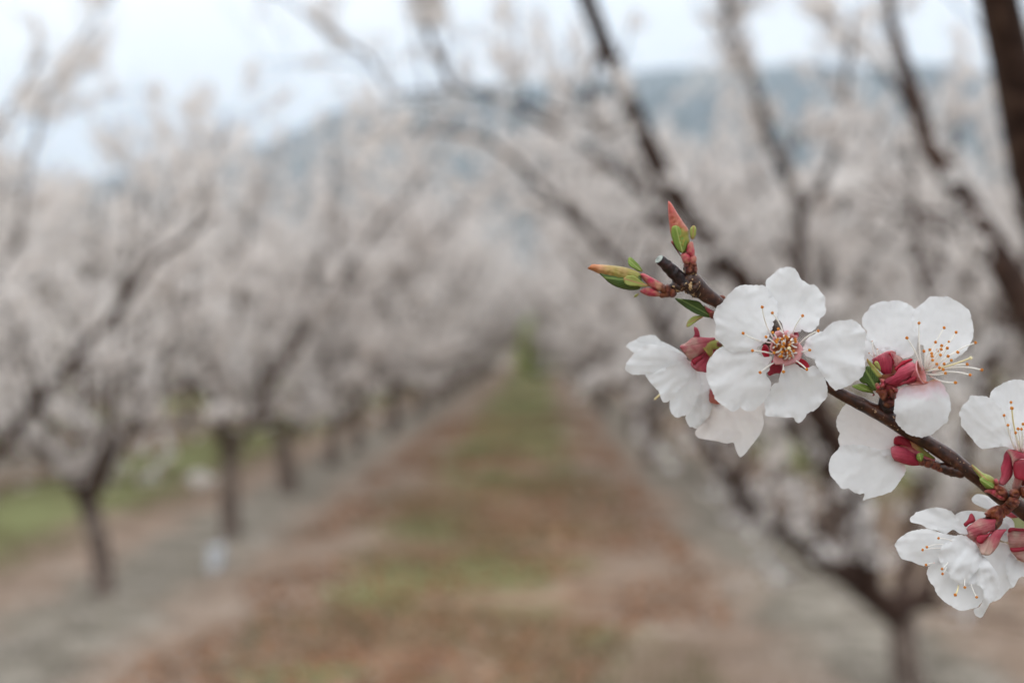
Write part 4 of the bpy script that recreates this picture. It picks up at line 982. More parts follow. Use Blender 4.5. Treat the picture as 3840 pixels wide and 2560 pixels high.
sheet('petal', Q([(640, 850), (590, 858), (550, 850), (510, 820), (440, 800), (350, 798), (250, 790), (180, 755), (120, 790), (80, 840), (50, 890), (30, 930), (25, 980), (20, 1040), (50, 1120), (80, 1190), (110, 1260), (160, 1300), (220, 1345), (270, 1372), (310, 1360), (345, 1330), (380, 1360), (430, 1368), (480, 1360), (530, 1310), (575, 1265), (620, 1200), (635, 1130), (625, 1080), (600, 1040), (587, 1008), (615, 990), (620, 960), (612, 920), (640, 880)]), Q([(660, 850)])[0], -1.3, 1.2, 'petal', f1, cup=0.9, bow=0.8, amp=0.45, ruffle=0.4, seed=35, serr=1.0)
for k_, (pl, at, mt) in enumerate([
    ([(610, 760), (570, 735), (548, 780), (550, 825), (580, 862), (620, 850)], (640, 800), 'sepal_bright'),
    ([(880, 860), (930, 870), (975, 900), (1000, 940), (998, 975), (950, 960), (900, 930), (860, 900)], (860, 860), 'sepal_bright'),
    ([(740, 620), (745, 590), (775, 595), (790, 630)], (765, 660), 'sepal'),
    ([(820, 640), (850, 610), (890, 620), (900, 660), (860, 670)], (830, 690), 'sepal'),
    ([(640, 930), (600, 1000), (620, 1035), (680, 1010), (720, 1010), (740, 960), (700, 900)], (720, 880), 'sepal_dark'),
    ([(650, 880), (640, 960), (680, 985), (720, 1010), (745, 1020), (760, 960), (740, 900)], (730, 860), 'sepal')]):
    sheet('sepal', Q(pl), Q([at])[0], 1.0 + 0.15 * k_, 0.6 + 0.2 * k_, mt, f1, amp=0.2, ruffle=0.2, seed=40 + k_, spacing=5, thick=0.15)
S = CE
for i, (bx, by, tx, ty, zt) in enumerate([(660, 680, 552, 383, -8), (755, 650, 648, 438, -8), (840, 650, 935, 465, -8), (900, 735, 1083, 608, -6), (875, 808, 1002, 790, -5), (835, 870, 975, 973, -7), (760, 900, 754, 995, -7),
        (680, 900, 532, 1002, -7), (650, 825, 460, 795, -7), (640, 720, 371, 630, -5), (760, 640, 705, 590, -9), (690, 690, 652, 625, -9), (680, 730, 588, 665, -9), (690, 740, 700, 690, -9), (740, 740, 742, 685, -9),
        (770, 740, 775, 662, -9.5), (790, 660, 790, 680, -9), (800, 720, 865, 690, -8.5), (740, 770, 757, 728, -10), (690, 760, 688, 715, -9.5), (700, 800, 665, 815, -8), (760, 820, 740, 810, -9), (755, 840, 735, 850, -9), (770, 850, 722, 852, -8.5),
        (790, 800, 752, 760, -9), (850, 820, 850, 800, -7), (820, 850, 815, 842, -7.5), (720, 700, 683, 705, -8.5), (810, 730, 868, 712, -8)]):
    bb, tt_ = S([(bx, by)])[0], S([(tx, ty)])[0]
    stamen(bb, tt_, f1, zb=0.6, zt=zt + 1.5, bend=0.10, an=6.2)
rs_ = random.Random(4)
for i in range(14):                      # short inner stamens crowding the cup
    a = i / 14 * 6.283 + rs_.uniform(-.1, .1); r1 = rs_.uniform(105, 130); r2 = rs_.uniform(30, 95)
    stamen(S([(775 + r1 * math.cos(a), 770 + r1 * math.sin(a))])[0], S([(770 + r2 * math.cos(a + rs_.uniform(-.5, .5)), 755 + r2 * math.sin(a + rs_.uniform(-.5, .5)))])[0], f1, zb=-0.6, r=3.3, zt=rs_.uniform(-8.5, -5.5), bend=0.3, an=rs_.choice([4.0, 4.6, 5.4]), rs=rs_)
stamen(S([(775, 790)])[0], S([(808, 772)])[0], f1, zb=1.0, zt=-9, an=6.5, r=3.2, name='pistil', tipmat='pistil', filmat='pistil')

# ---- flower 3 (behind, facing up-left) then flower 2 (facing right)
Q = CF
f3 = cup_mesh(Q([(360, 720)])[0], 48, (-0.35, 0.55, 0.75), 66, 'cup', BR, z=6.5, seed=5, label='blossom behind, turned away and showing its pink calyx', stalk=0.5)
sheet('petal', Q([(145, 300), (165, 260), (210, 222), (220, 190), (260, 165), (310, 145), (370, 130), (410, 136), (450, 125), (520, 130), (570, 145), (620, 170), (660, 200), (700, 240), (720, 320), (715, 420), (700, 560), (690, 620), (660, 672), (620, 700), (570, 715), (520, 700), (490, 660), (440, 640), (380, 650), (330, 640), (280, 600), (250, 545), (190, 532), (180, 490), (195, 450), (185, 425), (155, 392), (143, 345)]), Q([(400, 690)])[0], 7.0, 8.5, 'petal', f3, cup=-1.0, bow=0.8, amp=0.5, ruffle=0.4, seed=51, serr=1.0)
sheet('petal', Q([(100, 540), (150, 525), (230, 545), (262, 600), (290, 660), (250, 725), (180, 740), (110, 720), (80, 620)]), Q([(320, 700)])[0], 7.6, 6.2, 'petal', f3, cup=0.6, amp=0.5, ruffle=0.5, seed=52, serr=1.0)
sheet('petal', Q([(330, 640), (380, 600), (450, 600), (500, 640), (560, 690), (480, 730), (380, 720)]), Q([(400, 720)])[0], 6.6, 7.2, 'petal', f3, amp=0.5, ruffle=0.5, seed=53, serr=0.8)
for tx, ty, bx, by in ((245, 540, 270, 690), (300, 620, 310, 700), (215, 660, 260, 700)):
    stamen(Q([(bx, by)])[0], Q([(tx, ty)])[0], f3, zb=6.0, zt=5.6, an=3.0)
G = CG
sheet('sepal', G([(540, 290), (650, 220), (780, 150), (880, 110), (960, 120), (1010, 260), (1020, 380), (1000, 520), (950, 640), (880, 690), (820, 650), (740, 560), (640, 440), (560, 340)]), G([(860, 720)])[0], 3.0, 2.2, 'sepal', f3, cup=1.2, amp=0.25, ruffle=0.2, seed=54, spacing=5, thick=0.2)
sheet('sepal', G([(900, 160), (960, 120), (1100, 180), (1210, 240), (1240, 300), (1160, 420), (1060, 480), (1030, 430), (1020, 330), (960, 220)]), G([(1040, 500)])[0], 2.9, 3.4, 'sepal_pale', f3, cup=-0.5, amp=0.25, ruffle=0.3, seed=55, spacing=5, thick=0.15)
sheet('sepal', G([(905, 150), (950, 125), (985, 190), (1030, 290), (1050, 400), (1040, 450), (1000, 300), (960, 210)]), G([(1040, 480)])[0], 2.3, 2.0, 'sepal_bright', f3, amp=0.1, ruffle=0.1, seed=56, spacing=4, thick=0.12)
tube('pedicel', G([(890, 620, 3.0, 34), (900, 740, 3.0, 30), (900, 900, 3.2, 28), (890, 1050, 3.6, 28)]), 'cup_red', f3, 12, 3, 0.15, 3)
f2 = cup_mesh(Q([(745, 850)])[0], 44, (0.80, -0.48, 0.28), 66, 'cup', BR, z=-0.4, seed=7, label='blossom facing right with long white stamens reaching out', stalk=0.4)
sheet('petal', Q([(678, 218), (710, 185), (770, 145), (800, 110), (840, 88), (900, 83), (950, 90), (1000, 83), (1050, 110), (1110, 135), (1160, 165), (1210, 210), (1245, 260), (1250, 300), (1265, 350), (1268, 400), (1275, 440), (1268, 500), (1240, 560), (1225, 595), (1190, 640), (1130, 685), (1080, 715), (1040, 742), (950, 780), (860, 790), (800, 740), (770, 640), (763, 582), (730, 572), (712, 555), (715, 500), (680, 450), (650, 400), (643, 330), (655, 260)]), Q([(800, 800)])[0], 0.8, 2.6, 'petal', f2, cup=-0.8, bow=0.5, amp=0.4, ruffle=0.3, seed=61, serr=1.0)
sheet('petal', Q([(760, 945), (830, 940), (870, 922), (920, 935), (950, 960), (987, 1010), (985, 1035), (1010, 1060), (1028, 1090), (1030, 1130), (1043, 1180), (1040, 1240), (1018, 1300), (1015, 1345), (990, 1370), (950, 1400), (900, 1440), (850, 1480), (800, 1500), (740, 1515), (690, 1505), (620, 1485), (570, 1450), (530, 1410), (500, 1370), (480, 1330), (490, 1290), (465, 1250), (470, 1190), (470, 1150), (485, 1110), (500, 1060), (530, 1010), (580, 985), (650, 975), (700, 955)]), Q([(745, 925)])[0], -0.6, 0.6, 'petal_stain', f2, cup=1.0, bow=-1.6, amp=0.35, ruffle=0.3, seed=62, serr=1.0)
tube('pedicel', G([(1000, 760, 1.8, 30), (960, 900, 2.2, 27), (940, 1000, 2.8, 28), (900, 1150, 3.6, 30)]), 'cup_red', f2, 12, 3, 0.15, 9)
sheet('sepal', G([(820, 760), (900, 700), (1040, 640), (1150, 480), (1250, 430), (1330, 370), (1450, 335), (1520, 420), (1550, 560), (1555, 650), (1480, 650), (1400, 690), (1330, 760), (1230, 790), (1190, 890), (1080, 890), (900, 860), (830, 820)]), G([(850, 820)])[0], -0.4, -1.4, 'sepal', f2, cup=1.0, amp=0.25, ruffle=0.15, seed=63, spacing=5, thick=0.2)
sheet('sepal', G([(1050, 490), (1140, 410), (1230, 320), (1330, 290), (1430, 262), (1465, 310), (1380, 345), (1270, 410), (1160, 475), (1110, 560), (1060, 520)]), G([(1080, 560)])[0], 0.2, 0.2, 'sepal_bright', f2, amp=0.15, ruffle=0.1, seed=64, spacing=4, thick=0.12)
sheet('sepal', G([(1180, 890), (1190, 810), (1240, 790), (1340, 750), (1400, 690), (1480, 650), (1545, 655), (1550, 720), (1500, 790), (1400, 840), (1280, 850)]), G([(1190, 860)])[0], -1.3, -1.8, 'sepal_dark', f2, cup=0.7, amp=0.1, ruffle=-0.2, seed=65, spacing=4, thick=0.12)
sheet('sepal', G([(1310, 840), (1420, 820), (1540, 780), (1620, 690), (1700, 760), (1820, 800), (1750, 840), (1620, 860), (1450, 870)]), G([(1600, 700)])[0], -0.9, -1.0, 'cup', f2, amp=0.1, ruffle=0.1, seed=66, spacing=5, thick=0.15)
for i, (bx, by, tx, ty, zt) in enumerate([(690, 740, 598, 505, -3), (733, 820, 720, 355, -4), (860, 640, 975, 402, 0), (900, 680, 1096, 448, 0), (960, 640, 1022, 543, -2), (820, 680, 888, 548, -3), (1010, 745, 1292, 553, -1), (870, 720, 950, 583, -3), (930, 700, 1007, 608, -3),
        (880, 720, 945, 620, -4), (1000, 740, 1113, 650, -3), (780, 800, 770, 640, -5), (820, 800, 848, 662, -5), (800, 820, 852, 690, -5.5), (870, 760, 938, 678, -4), (900, 760, 1015, 690, -4), (820, 800, 857, 730, -6), (960, 790, 1048, 732, -2), (860, 830, 975, 768, -5),
        (980, 830, 1210, 772, -4), (800, 840, 928, 808, -6), (820, 850, 965, 826, -6), (800, 880, 988, 862, -6.5), (960, 850, 1357, 828, -5), (900, 910, 1238, 880, -5), (920, 945, 1090, 958, -4), (800, 700, 830, 625, -3), (850, 640, 908, 632, -2), (850, 800, 900, 770, -5), (1040, 590, 975, 402, 0)][:29]):
    b1, t1 = Q([(bx * 0.45 + 770 * 0.55, by * 0.45 + 850 * 0.55)])[0], Q([(tx, ty)])[0]
    stamen(b1, t1, f2, zb=-0.4, zt=zt, bend=0.10, an=6.4 if i != 4 else 5)
stamen(Q([(790, 840)])[0], Q([(1245, 708)])[0], f2, zb=-1, zt=-5, an=7, r=3.4, bend=0.1, name='pistil', tipmat='pistil', filmat='pistil')
# leaves and bud scales at the foot of flowers 2 and 3
lb_ = sheet('leaf', G([(255, 745), (300, 680), (350, 650), (360, 600), (390, 520), (400, 440), (470, 430), (560, 500), (640, 620), (720, 720), (720, 830), (660, 950), (620, 1000), (560, 990), (480, 900), (400, 840), (330, 830)]), G([(660, 980)])[0], 1.6, 0.6, 'leaf_dark', BR, cup=0.7, amp=0.12, ruffle=0.1, seed=71, serr=0.8, spacing=5, thick=0.15)
sheet('leaf', G([(415, 275), (440, 262), (500, 330), (590, 420), (680, 540), (760, 640), (775, 680), (720, 700), (650, 670), (570, 570), (490, 440), (430, 340)]), G([(790, 720)])[0], 0.4, -1.0, 'leaf_light', BR, cup=-0.5, amp=0.06, ruffle=0.1, seed=72, serr=0.6, spacing=5, thick=0.25)
sheet('leaf', G([(585, 360), (620, 318), (670, 330), (720, 420), (745, 540), (720, 560), (650, 470), (600, 400)]), G([(750, 600)])[0], 1.0, 0.6, 'leaf_light', BR, amp=0.05, ruffle=0.1, seed=73, spacing=4, thick=0.15)
sheet('leaf', G([(90, 890), (200, 845), (330, 835), (440, 870), (520, 930), (550, 980), (600, 1060), (520, 1045), (380, 1020), (240, 975)]), G([(630, 1060)])[0], 3.0, 1.8, 'leaf', BR, cup=-0.4, amp=0.08, ruffle=0.1, seed=74, serr=0.5, spacing=5, thick=0.15)
for k_, (pl, mt, z_) in enumerate([([(560, 1120), (560, 1070), (600, 1060), (610, 1090)], 'scale', 2.5), ([(620, 1000), (680, 940), (800, 930), (900, 960), (930, 1080), (880, 1180), (800, 1240), (740, 1170), (690, 1080)], 'scale_dark', 1.8),
        ([(690, 700), (740, 720), (820, 740), (860, 800), (840, 900), (760, 940), (700, 900), (740, 820)], 'scale', 1.0), ([(610, 860), (650, 800), (720, 860), (760, 940), (700, 980), (640, 940)], 'scale', 1.2),
        ([(900, 940), (960, 900), (1040, 960), (1090, 1040), (1060, 1140), (980, 1180), (920, 1100)], 'scale_dark', 1.6), ([(980, 920), (1020, 890), (1130, 960), (1120, 1030), (1080, 1040), (1030, 990)], 'scale', 1.2),
        ([(790, 1240), (850, 1160), (960, 1120), (1070, 1100), (1080, 1200), (1040, 1330), (900, 1380), (800, 1330)], 'scale_dark', 2.6)]):
    pillow('bud_scale', G(pl), G([(860, 1250)])[0], z_, 1.0, mt, BR, seed=80 + k_, spacing=5, serr=0.5, lump=0.25)
tube('spur', G([(900, 1080, 3.2, 28), (905, 1200, 3.8, 34), (900, 1330, 4.6, 36), (890, 1450, 5.0, 30)]), 'stub', BR, 14, 3, 0.2, 4)

# ---- flower 4: below the twig, seen from the side-back
Q = CC
f4 = cup_mesh(Q([(585, 1165)])[0], 40, (-0.93, 0.28, 0.12), 85, 'cup', BR, z=8.5, seed=11, label='blossom under the twig turned left, crimson calyx and two broad petals', stalk=0.3)
sheet('petal', Q([(600, 1150), (560, 1180), (480, 1190), (350, 1170), (215, 1155), (190, 1100), (200, 1060), (182, 1020), (180, 960), (200, 920), (230, 870), (280, 830), (350, 830), (450, 880), (560, 970), (640, 1050), (625, 1090)]), Q([(610, 1140)])[0], 8.5, 11.0, 'petal_cream', f4, cup=-0.8, bow=1.0, amp=0.45, ruffle=0.35, seed=91, serr=0.8)
sheet('petal', Q([(585, 1180), (640, 1250), (655, 1300), (655, 1330), (620, 1385), (560, 1460), (460, 1495), (385, 1515), (360, 1518), (372, 1477), (330, 1478), (290, 1460), (260, 1440), (220, 1442), (170, 1390), (132, 1335), (128, 1260), (150, 1210), (190, 1170), (215, 1145), (350, 1140), (480, 1170)]), Q([(600, 1180)])[0], 8.0, 7.4, 'petal', f4, cup=0.9, bow=0.9, amp=0.5, ruffle=0.4, seed=92, serr=0.8)
sheet('petal', Q([(480, 1180), (540, 1170), (590, 1180), (600, 1230), (560, 1250), (520, 1230)]), Q([(600, 1190)])[0], 7.6, 7.0, 'petal', f4, amp=0.5, ruffle=0.4, seed=93)
tube('calyx', Q([(572, 1165, 8.2, 36), (620, 1180, 8.0, 46), (680, 1195, 7.6, 44), (735, 1210, 7.2, 34), (790, 1240, 6.8, 24), (850, 1268, 6.4, 18)]), 'cup_red', f4, 18, 4, 0.12, 5)
sheet('sepal', Q([(575, 1100), (598, 1077), (660, 1080), (700, 1110), (720, 1150), (690, 1170), (640, 1150), (580, 1140)]), Q([(740, 1180)])[0], 6.2, 5.6, 'sepal_dark', f4, cup=0.5, amp=0.2, ruffle=0.2, seed=94, spacing=5, thick=0.15)
sheet('sepal', Q([(555, 1190), (562, 1150), (640, 1150), (700, 1180), (745, 1240), (770, 1275), (700, 1283), (640, 1268), (575, 1240)]), Q([(770, 1250)])[0], 5.4, 4.9, 'sepal', f4, cup=0.8, amp=0.2, ruffle=0.2, seed=95, spacing=5, thick=0.2)
sheet('sepal', Q([(680, 1085), (740, 1125), (800, 1180), (862, 1232), (820, 1235), (750, 1200), (700, 1150)]), Q([(860, 1240)])[0], 6.0, 6.0, 'bud_side', f4, amp=0.1, ruffle=0.1, seed=96, spacing=5, thick=0.2)
pillow('bud', Q([(735, 1205), (755, 1192), (778, 1200), (782, 1225), (765, 1255), (740, 1248), (730, 1225)]), Q([(770, 1270)])[0], 4.6, 0.9, 'leaf', f4, seed=97, spacing=4)
for k_, (cx, cy, rx, ry) in enumerate([(775, 1260, 34, 26), (820, 1270, 38, 30), (870, 1285, 40, 30), (905, 1305, 36, 28)]):
    pillow('bud_scale', Q([(cx + rx * math.cos(a), cy + ry * math.sin(a)) for a in np.linspace(0, 6.28, 9)[:-1]]), Q([(cx + rx, cy)])[0], 5.4, 0.9, 'scale_dark', f4, seed=98 + k_, spacing=5, serr=0.8, lump=0.3)
tube('spur', Q([(850, 1275, 5.8, 15), (920, 1300, 5.4, 20), (1000, 1320, 5.2, 24), (1060, 1330, 5.0, 22)]), 'twig', BR, 12, 3, 0.2, 6)

# ---- flowers 5 and 6: the soft pair low on the left
Q = CB
f5 = cup_mesh(Q([(590, 790)])[0], 40, (-0.70, 0.1, -0.55), 60, 'cup', BR, z=12, seed=13, label='nodding blossom on the left with a red and cream calyx', stalk=0.3)
sheet('petal', Q([(95, 680), (120, 655), (150, 640), (210, 608), (300, 600), (350, 640), (430, 680), (500, 722), (540, 770), (400, 790), (250, 740), (160, 732), (125, 708)]), Q([(560, 770)])[0], 12, 14.5, 'petal', f5, cup=-0.8, amp=0.5, ruffle=0.3, seed=101, serr=0.8)
sheet('petal', Q([(85, 850), (92, 820), (100, 800), (150, 740), (210, 690), (280, 665), (380, 690), (490, 735), (560, 800), (520, 810), (430, 842), (340, 872), (250, 886), (150, 892), (110, 872)]), Q([(570, 790)])[0], 11.5, 10.5, 'petal', f5, cup=0.9, bow=-0.9, amp=0.5, ruffle=0.4, seed=102, serr=0.8)
sheet('petal', Q([(240, 880), (350, 850), (470, 800), (560, 790), (600, 850), (560, 930), (480, 1000), (440, 1060), (415, 1082), (380, 1096), (355, 1076), (335, 1020), (300, 980), (258, 930)]), Q([(580, 800)])[0], 11.2, 9.8, 'petal', f5, cup=0.9, bow=-0.7, amp=0.7, ruffle=0.5, seed=103, serr=0.8)
sheet('petal', Q([(560, 810), (620, 850), (640, 920), (642, 1000), (605, 1090), (560, 1170), (525, 1192), (500, 1195), (470, 1206), (430, 1180), (412, 1130), (416, 1080), (440, 1030), (480, 960), (520, 880)]), Q([(600, 800)])[0], 12.0, 12.0, 'petal', f5, cup=0.8, amp=0.7, ruffle=0.5, seed=104, serr=0.8)
sheet('petal', Q([(600, 830), (690, 860), (730, 950), (730, 1100), (700, 1190), (655, 1245), (612, 1286), (585, 1275), (560, 1272), (532, 1220), (542, 1175), (600, 1090), (640, 1000), (630, 920)]), Q([(640, 820)])[0], 13.5, 15.0, 'petal', f5, cup=0.8, amp=0.6, ruffle=0.4, seed=105, serr=0.8)
stamen(Q([(380, 990)])[0], Q([(308, 1068)])[0], f5, zb=12, zt=12.5, an=5, r=4.5, filmat='pistil', tipmat='pistil')
I = CI
sheet('sepal', I([(165, 800), (190, 740), (280, 710), (360, 640), (440, 585), (580, 575), (740, 590), (890, 590), (915, 620), (830, 680), (770, 740), (772, 860), (690, 905), (590, 960), (410, 1080), (330, 1010), (240, 900)]), I([(930, 700)])[0], 7.6, 6.8, 'sepal_pale', f5, cup=1.4, amp=0.3, ruffle=0.3, seed=106, spacing=5, thick=0.2)
sheet('sepal', I([(450, 590), (475, 500), (455, 400), (460, 360), (520, 380), (560, 440), (585, 510), (580, 590)]), I([(520, 640)])[0], 8.2, 8.4, 'sepal', f5, amp=0.15, ruffle=0.2, seed=107, spacing=5, thick=0.2)
sheet('sepal', I([(410, 1080), (590, 960), (690, 905), (780, 800), (930, 790), (1060, 765), (930, 850), (880, 920), (800, 1000), (740, 1120), (730, 1200), (735, 1320), (650, 1310), (520, 1290), (400, 1180)]), I([(960, 740)])[0], 9.4, 9.2, 'sepal', f5, cup=0.8, amp=0.3, ruffle=0.2, seed=108, spacing=5, thick=0.2)
sheet('sepal', I([(408, 1075), (480, 1010), (590, 965), (650, 915), (710, 910), (660, 980), (640, 1040), (540, 1100), (500, 1165), (455, 1175)]), I([(720, 900)])[0], 7.4, 7.2, 'sepal_dark', f5, amp=0.2, ruffle=0.2, seed=109, spacing=5, thick=0.15)
tube('pedicel', I([(700, 800, 9, 42), (820, 730, 8.6, 24), (930, 740, 8.4, 17), (1060, 765, 8.4, 12), (1300, 640, 8.2, 12), (1500, 450, 8, 12)]), 'leaf_light', f5, 12, 3, 0.15, 9)
pillow('bud_scale', I([(930, 690), (980, 670), (1030, 710), (1065, 765), (1000, 790), (940, 770)]), I([(1080, 770)])[0], 7.8, 0.8, 'scale_dark', f5, seed=110, spacing=4)
f6 = cup_mesh(Q([(760, 1050)])[0], 36, (0.1, 0.75, -0.6), 60, 'cup', BR, z=15, seed=17, label='soft creamy blossom hanging lowest, behind the front flower', stalk=0.4)
sheet('petal', Q([(700, 1010), (760, 960), (900, 1000), (1000, 1040), (1075, 1110), (1095, 1180), (1106, 1240), (1090, 1300), (1055, 1360), (1000, 1430), (960, 1480), (930, 1494), (903, 1450), (882, 1390), (840, 1396), (750, 1378), (680, 1366), (625, 1355), (600, 1320), (610, 1295), (650, 1240), (690, 1150)]), Q([(770, 980)])[0], 15, 17, 'petal_cream', f6, cup=-0.9, bow=-1.0, amp=1.0, ruffle=0.7, seed=111, serr=0.5)
sheet('petal', Q([(600, 1050), (700, 1000), (760, 1050), (770, 1150), (720, 1260), (650, 1300), (612, 1288), (600, 1200)]), Q([(750, 1000)])[0], 14.5, 15.5, 'petal_cream', f6, cup=0.8, amp=0.6, ruffle=0.5, seed=112)
tube('pedicel', Q([(760, 1040, 15, 12), (780, 950, 13, 9), (820, 800, 10, 9), (860, 640, 8, 9)]), 'cup_red', f6, 10, 3, 0.1, 9)

# ---- flower 7: right edge, opening upwards
Q = CC
f7 = cup_mesh(Q([(1470, 1200)])[0], 46, (-0.12, -0.35, 0.93), 78, 'cup', BR, z=1.0, seed=19, label='blossom at the right edge opening upwards', stalk=0.5)
sheet('petal', Q([(1025, 925), (1040, 890), (1050, 870), (1095, 828), (1100, 805), (1120, 797), (1160, 803), (1200, 800), (1240, 815), (1290, 860), (1340, 920), (1385, 1000), (1395, 1080), (1420, 1165), (1395, 1168), (1350, 1150), (1290, 1155), (1240, 1160), (1190, 1167), (1150, 1140), (1110, 1090), (1060, 1030), (1040, 1000), (1042, 960)]), Q([(1440, 1180)])[0], 0.5, -2.0, 'petal', f7, cup=0.8, bow=1.1, amp=0.6, ruffle=0.4, seed=121, serr=1.0)
sheet('petal', Q([(1240, 812), (1260, 760), (1320, 720), (1380, 693), (1430, 688), (1520, 700), (1590, 760), (1610, 880), (1580, 1000), (1530, 1100), (1480, 1170), (1420, 1150), (1385, 1060), (1330, 940), (1280, 860)]), Q([(1460, 1190)])[0], 2.4, 4.2, 'petal', f7, cup=-0.7, bow=0.8, amp=0.5, ruffle=0.4, seed=122, serr=1.0)
sheet('petal', Q([(1500, 1180), (1560, 1080), (1660, 980), (1780, 960), (1840, 1050), (1820, 1180), (1740, 1260), (1620, 1260), (1540, 1220)]), Q([(1490, 1190)])[0], 1.5, 2.0, 'petal', f7, cup=0.7, bow=0.8, amp=0.5, ruffle=0.4, seed=123, serr=1.0)
H_ = CH
sheet('sepal', H_([(540, 430), (568, 340), (570, 300), (600, 250), (635, 235), (680, 330), (670, 400), (665, 500), (620, 570), (570, 615), (520, 590), (545, 500)]), H_([(680, 240)])[0], -0.6, 0.4, 'sepal', f7, cup=0.7, amp=0.2, ruffle=0.2, seed=124, spacing=5, thick=0.25)
sheet('sepal', H_([(605, 250), (650, 235), (740, 260), (800, 300), (800, 350), (740, 345), (690, 375), (665, 420), (650, 330)]), H_([(760, 250)])[0], -1.0, -1.2, 'sepal_pale', f7, cup=0.5, amp=0.2, ruffle=0.1, seed=128, spacing=5, thick=0.2)
sheet('sepal', H_([(670, 400), (690, 365), (740, 345), (800, 345), (860, 380), (870, 470), (840, 560), (760, 560), (690, 530), (672, 470)]), H_([(780, 300)])[0], -1.6, -2.0, 'sepal_dark', f7, cup=0.6, amp=0.15, ruffle=0.1, seed=125, spacing=5, thick=0.25)
tube('pedicel', H_([(790, 330, 1.0, 34), (760, 450, 0.6, 22), (720, 560, 0.8, 15), (700, 640, 1.6, 15), (700, 720, 3.0, 16)]), 'sepal_pale', f7, 12, 3, 0.12, 9)
for bx, by, tx, ty, zt in ((1440, 1180, 1386, 845, -3), (1430, 1190, 1338, 935, -5), (1420, 1190, 1365, 1003, -6), (1470, 1190, 1470, 995, -3), (1450, 1185, 1435, 1028, -4), (1460, 1190, 1458, 1030, -5), (1440, 1190, 1418, 1055, -6), (1480, 1190, 1500, 920, -3), (1480, 1190, 1530, 1000, -5), (1490, 1190, 1560, 930, -2)):
    stamen(Q([(bx, by)])[0], Q([(tx, ty)])[0], f7, zb=0.5, zt=zt, an=6, bend=0.08)
stamen(Q([(1460, 1190)])[0], Q([(1392, 885)])[0], f7, zb=0.5, zt=-4, an=7, r=3.4, bend=0.05, name='pistil', filmat='pistil')
# bud and scales at that node
pillow('leaf_bud', H_([(228, 400), (240, 392), (290, 430), (350, 480), (420, 505), (470, 540), (490, 590), (480, 640), (400, 650), (370, 620), (330, 570), (310, 520), (255, 450)]), H_([(480, 640)])[0], 1.6, 1.3, 'leaf_light', BR, seed=130, spacing=5, label='yellow-green leaf bud with an orange tip')
sheet('leaf', H_([(315, 550), (350, 525), (400, 560), (460, 590), (475, 640), (400, 652), (365, 625), (335, 590)]), H_([(480, 650)])[0], 0.2, 0.2, 'leaf', BR, cup=0.5, amp=0.05, ruffle=0, seed=131, spacing=5, thick=0.2)
for k_, (pl, mt, z_, T_) in enumerate([([(468, 555), (490, 538), (515, 560), (525, 600), (490, 610), (470, 590)], 'scale', 0.8, .8), ([(362, 672), (400, 655), (460, 640), (540, 650), (580, 700), (610, 760), (540, 770), (480, 730), (420, 695), (380, 690)], 'scale', 1.4, 1.2),
        ([(450, 620), (520, 600), (590, 640), (620, 700), (600, 760), (540, 740), (480, 680)], 'scale_dark', 1.0, 1.2), ([(640, 660), (700, 640), (750, 680), (740, 740), (670, 760), (630, 720)], 'scale_dark', 1.0, 1.6),
        ([(620, 740), (700, 730), (740, 790), (700, 850), (630, 850), (600, 800)], 'scale_dark', 0.6, 1.6), ([(740, 640), (800, 610), (860, 660), (850, 740), (780, 750), (740, 700)], 'scale_dark', 1.0, 1.5),
        ([(365, 910), (430, 850), (520, 820), (570, 850), (580, 920), (550, 980), (490, 1040), (470, 980), (400, 955), (370, 960), (385, 930)], 'scale_dark', 1.4, 1.4), ([(420, 860), (500, 822), (520, 830), (480, 880), (430, 940), (380, 950), (400, 900)], 'scale_dark', 0.8, .6),
        ([(560, 830), (630, 850), (640, 900), (600, 925), (560, 900)], 'scale_dark', 1.6, 1.2)]):
    pillow('bud_scale', H_(pl), H_([(640, 800)])[0], z_, T_, mt, BR, seed=140 + k_, spacing=5, serr=0.7, lump=0.3)

# ---- flower 8: lower right, drooping
Q = CD
f8 = cup_mesh(Q([(585, 1030)])[0], 34, (-0.62, -0.25, -0.6), 60, 'cup', BR, z=1.0, seed=23, label='drooping blossom low on the right with crumpled petals', stalk=0.3)
sheet('petal', Q([(187, 910), (190, 888), (215, 870), (222, 858), (270, 845), (330, 828), (400, 835), (450, 860), (490, 910), (525, 950), (545, 990), (495, 990), (450, 965), (410, 992), (350, 970), (290, 955), (270, 940), (240, 930), (192, 920)]), Q([(580, 1000)])[0], 1.5, 3.4, 'petal', f8, cup=-0.9, bow=-0.8, amp=0.45, ruffle=0.4, seed=151, serr=0.8)
sheet('petal', Q([(92, 1060), (105, 1035), (130, 1010), (180, 980), (250, 962), (320, 965), (400, 990), (500, 1010), (560, 1040), (500, 1110), (380, 1155), (320, 1186), (260, 1187), (205, 1165), (180, 1160), (130, 1140), (108, 1100)]), Q([(590, 1030)])[0], 1.2, -0.8, 'petal', f8, cup=0.9, bow=0.9, amp=0.5, ruffle=0.4, seed=152, serr=0.8)
sheet('petal', Q([(300, 1195), (330, 1180), (390, 1150), (480, 1120), (580, 1080), (640, 1150), (660, 1250), (645, 1330), (640, 1390), (610, 1440), (570, 1452), (540, 1462), (500, 1466), (460, 1450), (400, 1410), (350, 1360), (335, 1320), (310, 1290), (290, 1240)]), Q([(600, 1050)])[0], 0.4, -1.6, 'petal', f8, cup=0.6, bow=0.9, amp=0.55, ruffle=0.4, seed=153, serr=0.8)
